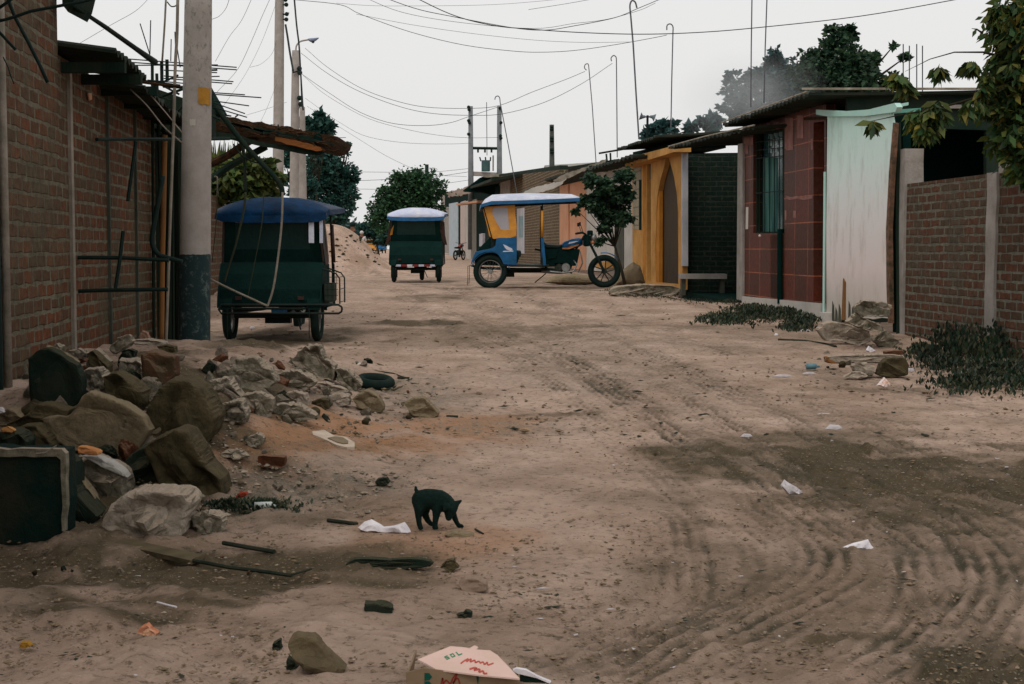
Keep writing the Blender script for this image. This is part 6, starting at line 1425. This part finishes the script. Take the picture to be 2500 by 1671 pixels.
# ================================================================== vegetation
def leafmat(name,cs,rough=.6,tr=True,scale=3.5):
    m=bpy.data.materials.new(name); m.use_nodes=True; n=m.node_tree; N=n.nodes; L=n.links; b=N['Principled BSDF']; b.inputs['Roughness'].default_value=rough; b.inputs['Specular IOR Level'].default_value=.25
    g=N.new('ShaderNodeNewGeometry')
    cr=N.new('ShaderNodeValToRGB'); e=cr.color_ramp.elements
    e[0].position=0; e[0].color=cs[0]; e[1].position=1; e[1].color=cs[-1]
    for i,c in enumerate(cs[1:-1]): x=e.new((i+1)/(len(cs)-1)); x.color=c
    L.new(g.outputs['Random Per Island'],cr.inputs[0])
    nz=N.new('ShaderNodeTexNoise'); nz.inputs['Scale'].default_value=scale; L.new(g.outputs['Position'],nz.inputs['Vector'])
    mr=N.new('ShaderNodeMapRange'); mr.inputs['From Min'].default_value=.35; mr.inputs['From Max'].default_value=.65; mr.inputs['To Min'].default_value=.6; mr.inputs['To Max'].default_value=1.35; L.new(nz.outputs[0],mr.inputs[0])
    h=N.new('ShaderNodeHueSaturation'); L.new(cr.outputs[0],h.inputs['Color']); L.new(mr.outputs[0],h.inputs['Value']); L.new(h.outputs[0],b.inputs['Base Color'])
    t=N.new('ShaderNodeBsdfTranslucent'); L.new(h.outputs[0],t.inputs['Color']); mx=N.new('ShaderNodeMixShader'); mx.inputs[0].default_value=.25
    L.new(b.outputs[0],mx.inputs[1]); L.new(t.outputs[0],mx.inputs[2]); L.new(mx.outputs[0],N['Material Output'].inputs['Surface'])
    return m
LF_dark=leafmat('leaf_dark',[(.008,.034,.020,1),(.016,.050,.026,1),(.030,.072,.034,1),(.06,.10,.045,1)])
LF_teal=leafmat('leaf_hazy_teal',[(.012,.060,.052,1),(.025,.090,.075,1),(.06,.14,.11,1)])  # teal lightened so distance haze is painted into the leaves
LF_mid=leafmat('leaf_mid',[(.016,.055,.026,1),(.03,.085,.036,1),(.05,.12,.05,1)])
LF_yel=leafmat('leaf_yellowish',[(.03,.06,.018,1),(.06,.095,.022,1),(.12,.13,.03,1)])
LF_right=leafmat('leaf_hanging',[(.012,.040,.014,1),(.02,.055,.016,1),(.03,.07,.018,1),(.05,.085,.02,1),(.07,.10,.022,1),(.10,.115,.025,1),(.16,.12,.02,1)])
LF_weed=leafmat('leaf_weed',[(.006,.022,.012,1),(.012,.032,.016,1),(.035,.048,.024,1),(.10,.09,.055,1)],scale=1.6)
LF_far=leafmat('leaf_far_haze',[rgb(50,84,84),rgb(70,104,102)])  # blue green with the far haze painted into the colour
LF_smoke=leafmat('leaf_smoke_veil',[(.02,.07,.07,1),(.04,.10,.10,1),(.06,.13,.13,1)])  # paler leaf colour with smoke veil and haze painted in
BARK=mat('bark',rgb(58,50,38),rgb(40,40,30),6,.95,.6,30)
def leaves(centers,n_per,spread,size,seed,droop=0,elong=1.6,bend=True):
    r=np.random.RandomState(seed); C=np.array([tuple(c[0]) for c in centers]); Rr=np.array([c[1] for c in centers])
    wts=Rr**2; wts=wts/wts.sum(); N_=n_per; idx=r.choice(len(C),N_,p=wts)
    # clumps inside each blob, kept toward the shell
    ncl=max(12,N_//28); ci=r.choice(len(C),ncl,p=wts); d=r.normal(size=(ncl,3)); d/=np.linalg.norm(d,axis=1)[:,None]
    rad=r.uniform(.45,1.05,ncl)[:,None]; cl=C[ci]+d*rad*Rr[ci][:,None]*np.array([1,1,.9]); cs=Rr[ci]*r.uniform(.12,.30,ncl)*spread
    k=r.randint(0,ncl,N_); P=cl[k]+r.normal(size=(N_,3))*cs[k][:,None]*.6
    s=size*r.uniform(.6,1.3,N_); u=r.normal(size=(N_,3)); u[:,2]=u[:,2]*(.5 if not droop else .4)-droop*2.0; u/=np.linalg.norm(u,axis=1)[:,None]
    v=np.cross(u,r.normal(size=(N_,3))); v/=np.linalg.norm(v,axis=1)[:,None]; w_=np.cross(u,v)
    a=P; b_=P+u*(s*elong*.5)[:,None]+v*(s*.42)[:,None]+w_*(s*.1)[:,None]; c=P+u*(s*elong)[:,None]-w_*(s*.12)[:,None]; d_=P+u*(s*elong*.5)[:,None]-v*(s*.42)[:,None]+w_*(s*.1)[:,None]
    V=np.stack([a,b_,c,d_],1).reshape(-1,3); return V,N_
def leafmesh(name,V,N_,m,parent):
    me=bpy.data.meshes.new(name); me.vertices.add(N_*4); me.vertices.foreach_set('co',V.astype(np.float32).ravel())
    me.loops.add(N_*4); me.loops.foreach_set('vertex_index',np.arange(N_*4,dtype=np.int32)); me.polygons.add(N_)
    me.polygons.foreach_set('loop_start',np.arange(0,N_*4,4,dtype=np.int32)); me.polygons.foreach_set('loop_total',np.full(N_,4,dtype=np.int32)); me.update(calc_edges=True)
    return link(name,me,m,parent)
def tree(name,label,Y,blobs,trunk,n,size,m,seed=1,cat='tree',droop=0,elong=1.5,tr=.12,spread=1,dY=.8,group=None):
    r_=random.Random(seed); g=at(trunk[0],trunk[1],Y); base=Vector((g.x,Y,ghf(g.x,Y)-.05)) if trunk[1]>560 else g
    t=thing(name,label,cat,base,group)
    cs=[]
    for x,y,rp in blobs:
        R0=rp*Y/3600; p=at(x,y,Y); p.y+=r_.uniform(-dY,dY)*R0; cs.append((p,R0))
    V,N_=leaves(cs,n,spread,size,seed,droop,elong); leafmesh('crown',V,N_,m,t)
    mb=MB(); top=sum((c[0] for c in cs),Vector())/len(cs); fork=base.lerp(top,.55)
    mb.tube([base,base.lerp(fork,.5)+Vector((.03*tr*10,0,0)),fork],[tr,tr*.8,tr*.6],8)
    for p,R0 in cs: mb.tube([fork,fork.lerp(p,.5)+Vector((0,0,-.1*R0)),p],[tr*.5,tr*.3,tr*.1],6)
    mb.build('trunk',BARK,t,smooth=True); return t
tree('street_tree','dark teal leafy tree beyond the pale poles on the left of the street',60,[(790,400,50),(820,430,46),(845,470,32),(780,470,60),(830,510,38),(760,530,50),(855,420,20),(870,440,12),(850,370,9),(846,355,7),(770,560,40)],(800,600),14000,.12,LF_teal,3,tr=.2)
tree('street_tree','leafy branch tips showing above the awning end right of the poles',55,[(765,315,16),(790,300,10),(775,285,9),(805,305,8),(800,325,9),(740,300,10),(755,330,14)],(770,600),900,.20,LF_teal,4,tr=.05)
tree('street_tree','round dark green tree in the middle distance behind the pale roofed mototaxi',92,[(1000,470,62),(960,475,42),(1035,465,50),(940,505,40),(1000,520,60),(1060,500,30),(975,440,24),(1010,432,22),(930,540,34),(960,560,40),(1075,470,14)],(1000,615),12000,.17,LF_mid,5,tr=.3)
tree('street_tree','low bushy tree under the round dark green tree at the street end',100,[(905,560,22),(925,575,24),(950,585,20),(880,560,12)],(925,612),2500,.2,LF_teal,6,tr=.1)
tree('far_tree','hazy blue green tree far away at the end of the street left of the mototaxis',210,[(850,565,24),(880,572,22),(905,568,22),(830,560,22),(800,560,30),(760,560,30)],(870,612),5000,.5,LF_far,7,tr=.3)
tree('backyard_tree','big dark tree rising behind the red tiled house',36,[(2040,100,34),(2000,150,44),(2060,160,50),(2110,190,44),(2060,215,60),(1980,200,40),(2150,210,34),(2190,195,18),(2125,140,22),(2070,80,18),(2020,215,40),(1950,190,30),(2210,140,10),(2180,115,9)],(2060,330),13000,.095,LF_dark,8,tr=.12,spread=.85)
tree('backyard_tree','paler smoke veiled tree left of the big dark tree behind the porch roof',38,[(1890,150,28),(1860,200,40),(1800,230,34),(1770,260,24),(1900,220,40),(1830,190,26),(1920,160,26),(1930,220,34),(1880,260,40),(1810,280,30),(1790,180,12),(1780,195,10)],(1860,340),8500,.09,LF_smoke,9,tr=.08,spread=.8)
tree('backyard_tree','small hazy treetops above the yellow house roof',70,[(1600,322,14),(1620,312,12),(1642,310,9),(1720,305,14),(1745,300,16),(1690,312,8),(1580,330,9)],(1640,350),1200,.26,LF_smoke,10,tr=.04)
tree('street_tree','leafy street tree before the white house left of the yellow house',31,[(1480,455,30),(1440,440,20),(1505,490,36),(1522,430,22),(1455,490,26),(1420,492,14),(1522,535,22),(1480,530,22),(1407,512,10),(1530,470,22),(1465,590,14),(1475,560,14)],(1533,660),5600,.075,LF_dark,11,tr=.04,droop=.25,spread=1.3)
if 0: tree('potted_shrub','low dark shrub behind the mototaxi front wheel before the white house',30,[(1470,590,22),(1460,620,20),(1480,560,20),(1450,560,14),(1475,640,18)],(1470,668),1500,.10,LF_dark,12,'shrub',tr=.04)
tree('garden_tree','yellow green leafy bushes behind the awning braces above the black mototaxi',26,[(560,440,50),(610,430,46),(640,455,40),(580,400,36),(530,450,40),(600,470,46),(660,430,24),(640,400,24),(545,400,24)],(600,620),5200,.12,LF_yel,13,'bush',droop=.3)
tree('garden_tree','dark green leaves behind the pale poles right of the yellow green bushes',54,[(700,400,16),(728,430,14),(700,440,16),(728,380,14),(705,370,12),(728,470,18),(755,460,20)],(728,620),1500,.14,LF_teal,14,'bush')
# spiky palm fronds above the bushes
pf=MB(); r_=random.Random(3)
for i in range(30):
    x=515+i*3; pf.tube([at(x,385,25),at(x+r_.uniform(-6,6),345+r_.uniform(-6,12),25)],[.018,.002],4)
o=pf.build('spiky_grass',LF_yel,origin=at(560,380,25)); tag(o,'row of upright spiky grass blades above the yellow green bushes','grass',None,'stuff')
pw=thing('garden_wall','low overgrown brick wall beyond the awning at left','wall',S(TL,24,ghf(-4.6,24)))
MB().prism([S(TL-.3,19.5,.2),S(TL-.3,42,.2),S(TL-.3,42,2.5),S(TL-.3,19.5,2.5)],(-.2,0,0)).build('wall',M_brickL,pw)
# near tree hanging in from the right edge
tr5=thing('hanging_tree','tree with large drooping yellow green leaves reaching in from the right edge','tree',Vector((5.9,14.5,ghf(5.9,14.5))))
cs=[]
for x,y,rp in ((2490,60,70),(2480,180,70),(2500,300,80),(2450,250,45),(2520,120,80),(2440,30,20),(2470,350,40),(2530,400,60)):
    cs.append((at(x,y,14.5),rp*14.5/3600))
V1,n1=leaves(cs,7000,1.2,.066,21,.5,2.0)
cs2=[]
for x,y,rp in ((2160,290,14),(2200,300,18),(2240,290,22),(2280,275,24),(2320,260,22),(2360,255,24),(2400,250,22),(2250,180,16),(2290,160,16),(2330,145,14),(2370,150,14),(2410,200,18),(2215,205,14),(2190,180,10),(2260,310,16),(2130,295,8),(2300,300,14)):
    cs2.append((at(x,y,14.4),rp*14.4/3600))
V2,n2=leaves(cs2,820,1.5,.066,22,.8,2.3)
leafmesh('crown',np.concatenate([V1,V2]),n1+n2,LF_right,tr5)
tb=MB(); tb.tube([Vector((5.9,14.5,ghf(5.9,14.5)-.1)),at(2640,300,14.5),at(2560,150,14.5),at(2520,60,14.5)],[.14,.11,.07,.03],8)
tb.tube([at(2600,220,14.5),at(2480,235,14.5),at(2400,235,14.45),at(2300,262,14.4),at(2180,285,14.4),at(2120,298,14.4)],[.05,.03,.018,.01,.006,.003],6)
tb.tube([at(2580,150,14.5),at(2450,140,14.5),at(2400,128,14.4),at(2330,128,14.4),at(2270,145,14.4),at(2210,175,14.4)],[.04,.02,.010,.007,.005,.002],6)
tb.tube([at(2400,82,14.4),at(2385,72,14.4),at(2372,70,14.4)],[.012,.008,.002],5)
tb.build('trunk',BARK,tr5,smooth=True)
# weeds
def weeds(name,label,regions,n,h,m,seed,lean=.5):
    r=np.random.RandomState(seed); pts=[]; ll=.034 if h>.1 else .02
    for k in range(n):
        cx,cy,rx,ry=regions[r.randint(len(regions))]
        a=r.uniform(0,6.28); q=abs(r.normal())*.55; pts.append((cx+rx*q*math.cos(a),cy+ry*q*math.sin(a),max(.25,1-q*.6)))
    A=Gv(np.array([p[0] for p in pts]),np.array([p[1] for p in pts])); K=np.array([p[2] for p in pts]); N_=n*5
    V=[]
    for i in range(5):
        s=h*K*r.uniform(.5,1.1,n); a=r.uniform(0,6.28,n); le=r.uniform(.1,1,n)*lean; u=np.stack([np.cos(a)*le,np.sin(a)*le,np.ones(n)],1); b0=A+np.stack([r.uniform(-.5,.5,n)*h*.5,r.uniform(-.5,.5,n)*h*.5,r.uniform(0,.8,n)*s],1)
        v=np.stack([-np.sin(a),np.cos(a),np.zeros(n)],1); L_=ll*(.5+r.rand(n))*(1+h)
        V.append(np.stack([b0,b0+u*(L_*.5)[:,None]+v*(L_*.28)[:,None],b0+u*L_[:,None],b0+u*(L_*.5)[:,None]-v*(L_*.28)[:,None]],1))
    V=np.concatenate(V,0).reshape(-1,3); o=leafmesh(name,V,N_,m,None); tag(o,label,'weeds',None,'stuff'); return o
weeds('low_weeds','patch of low dark green weeds before the red tiled house',[(1770,785,75,14),(1850,775,90,20),(1920,770,70,22),(1960,785,35,10),(1840,760,60,10),(1950,805,40,8)],2400,.12,LF_weed,31,1.0)
weeds('low_weeds','thin dark weeds along the foot of the porch and slab',[(1720,735,90,8),(1600,722,80,9),(1780,738,50,7),(1530,715,60,8)],1200,.09,LF_weed,32,1.0)
weeds('bush_weeds','dark scrubby bush at the foot of the right brick wall',[(2300,895,80,25),(2400,915,90,40),(2480,920,70,50),(2360,945,90,18),(2250,865,40,14)],1500,.12,LF_weed,33,1.1)
weeds('bush_weeds','tall thin scrub stalks against the right brick wall',[(2320,870,80,14),(2440,880,70,20),(2390,880,80,14)],420,.5,LF_weed,34,.3)
weeds('low_weeds','flattened dark leaves around the small bottle at the foot of the rubble',[(640,1240,90,18),(560,1240,60,12)],700,.04,LF_weed,35,1.2)
# ================================================================== smoke and air
def volume(name,verts_box,dens,col,noise_sc=None,label='',aniso=.3):
    x0,x1,y0,y1,z0,z1=verts_box; mb=MB(); mb.box(((x0+x1)/2,(y0+y1)/2,(z0+z1)/2),(x1-x0,y1-y0,z1-z0))
    m=bpy.data.materials.new(name); m.use_nodes=True; n=m.node_tree; N=n.nodes; L=n.links; N.remove(N['Principled BSDF'])
    v=N.new('ShaderNodeVolumePrincipled'); v.inputs['Color'].default_value=col; v.inputs['Density'].default_value=dens; v.inputs['Anisotropy'].default_value=aniso
    L.new(v.outputs[0],N['Material Output'].inputs['Volume'])
    if noise_sc:
        tc=N.new('ShaderNodeTexCoord'); mp=N.new('ShaderNodeMapping'); mp.inputs['Location'].default_value=(-1,-1,-1); mp.inputs['Scale'].default_value=(2,2,2); L.new(tc.outputs['Generated'],mp.inputs[0])
        le=N.new('ShaderNodeVectorMath'); le.operation='LENGTH'; L.new(mp.outputs[0],le.inputs[0])
        mr=N.new('ShaderNodeMapRange'); mr.inputs['From Min'].default_value=1.0; mr.inputs['From Max'].default_value=.25; L.new(le.outputs['Value'],mr.inputs[0])
        nz=N.new('ShaderNodeTexNoise'); nz.inputs['Scale'].default_value=noise_sc; nz.inputs['Detail'].default_value=3; L.new(tc.outputs['Object'],nz.inputs['Vector'])
        r2=N.new('ShaderNodeMapRange'); r2.inputs['From Min'].default_value=.35; r2.inputs['From Max'].default_value=.65; L.new(nz.outputs[0],r2.inputs[0])
        a=N.new('ShaderNodeMath'); a.operation='MULTIPLY'; L.new(mr.outputs[0],a.inputs[0]); L.new(r2.outputs[0],a.inputs[1])
        b=N.new('ShaderNodeMath'); b.operation='MULTIPLY'; L.new(a.outputs[0],b.inputs[0]); b.inputs[1].default_value=dens; L.new(b.outputs[0],v.inputs['Density'])
    o=mb.build(name,m); tag(o,label,name,None,'stuff'); return o
c=at(1840,215,33); volume('smoke',(c.x-1.9,c.x+1.7,30.2,35.5,c.z-1.5,c.z+.95),.20,(.95,.99,1,1),.7,'pale blue smoke drifting in front of the paler tree behind the porch roof')
if HAZE: volume('haze',(-130,130,-35,300,-1.2,22),.0022,(.80,.84,.85,1),None,'thin pale haze over the street')

# loose sticks of the shed
r_=random.Random(12)
for i in range(16):
    x=r_.uniform(372,500); y=r_.uniform(165,330); a=r_.uniform(-.5,.5)
    MB().tube([at(x,y,16.0),at(x+r_.uniform(20,80),y+r_.uniform(-30,40),15.9)],r_.uniform(.006,.018),5).build('stick',M_darkwood,sh)
for x0,y0,x1,y1 in ((372,150,376,830),(383,180,398,700),(420,250,424,830)):
    MB().tube([at(x0,y0,15.9),at(x1,y1,15.9)],.018,5).build('post',M_darkwood,sh)

mb=MB(); r_=random.Random(9)
for i in range(90):
    u=r_.random(); x=505+u*315; y=272+u*62+r_.uniform(-2,38)
    a=at(x,y,18.5+r_.uniform(-.12,.1)); mb.tube([a,a+Vector((r_.uniform(-.02,.14),r_.uniform(-.06,.06),r_.uniform(-.05,.03)))],r_.uniform(.003,.012),4)
tag(mb.build('thatch_straw',M_rust,aw),None,None,None,'stuff')
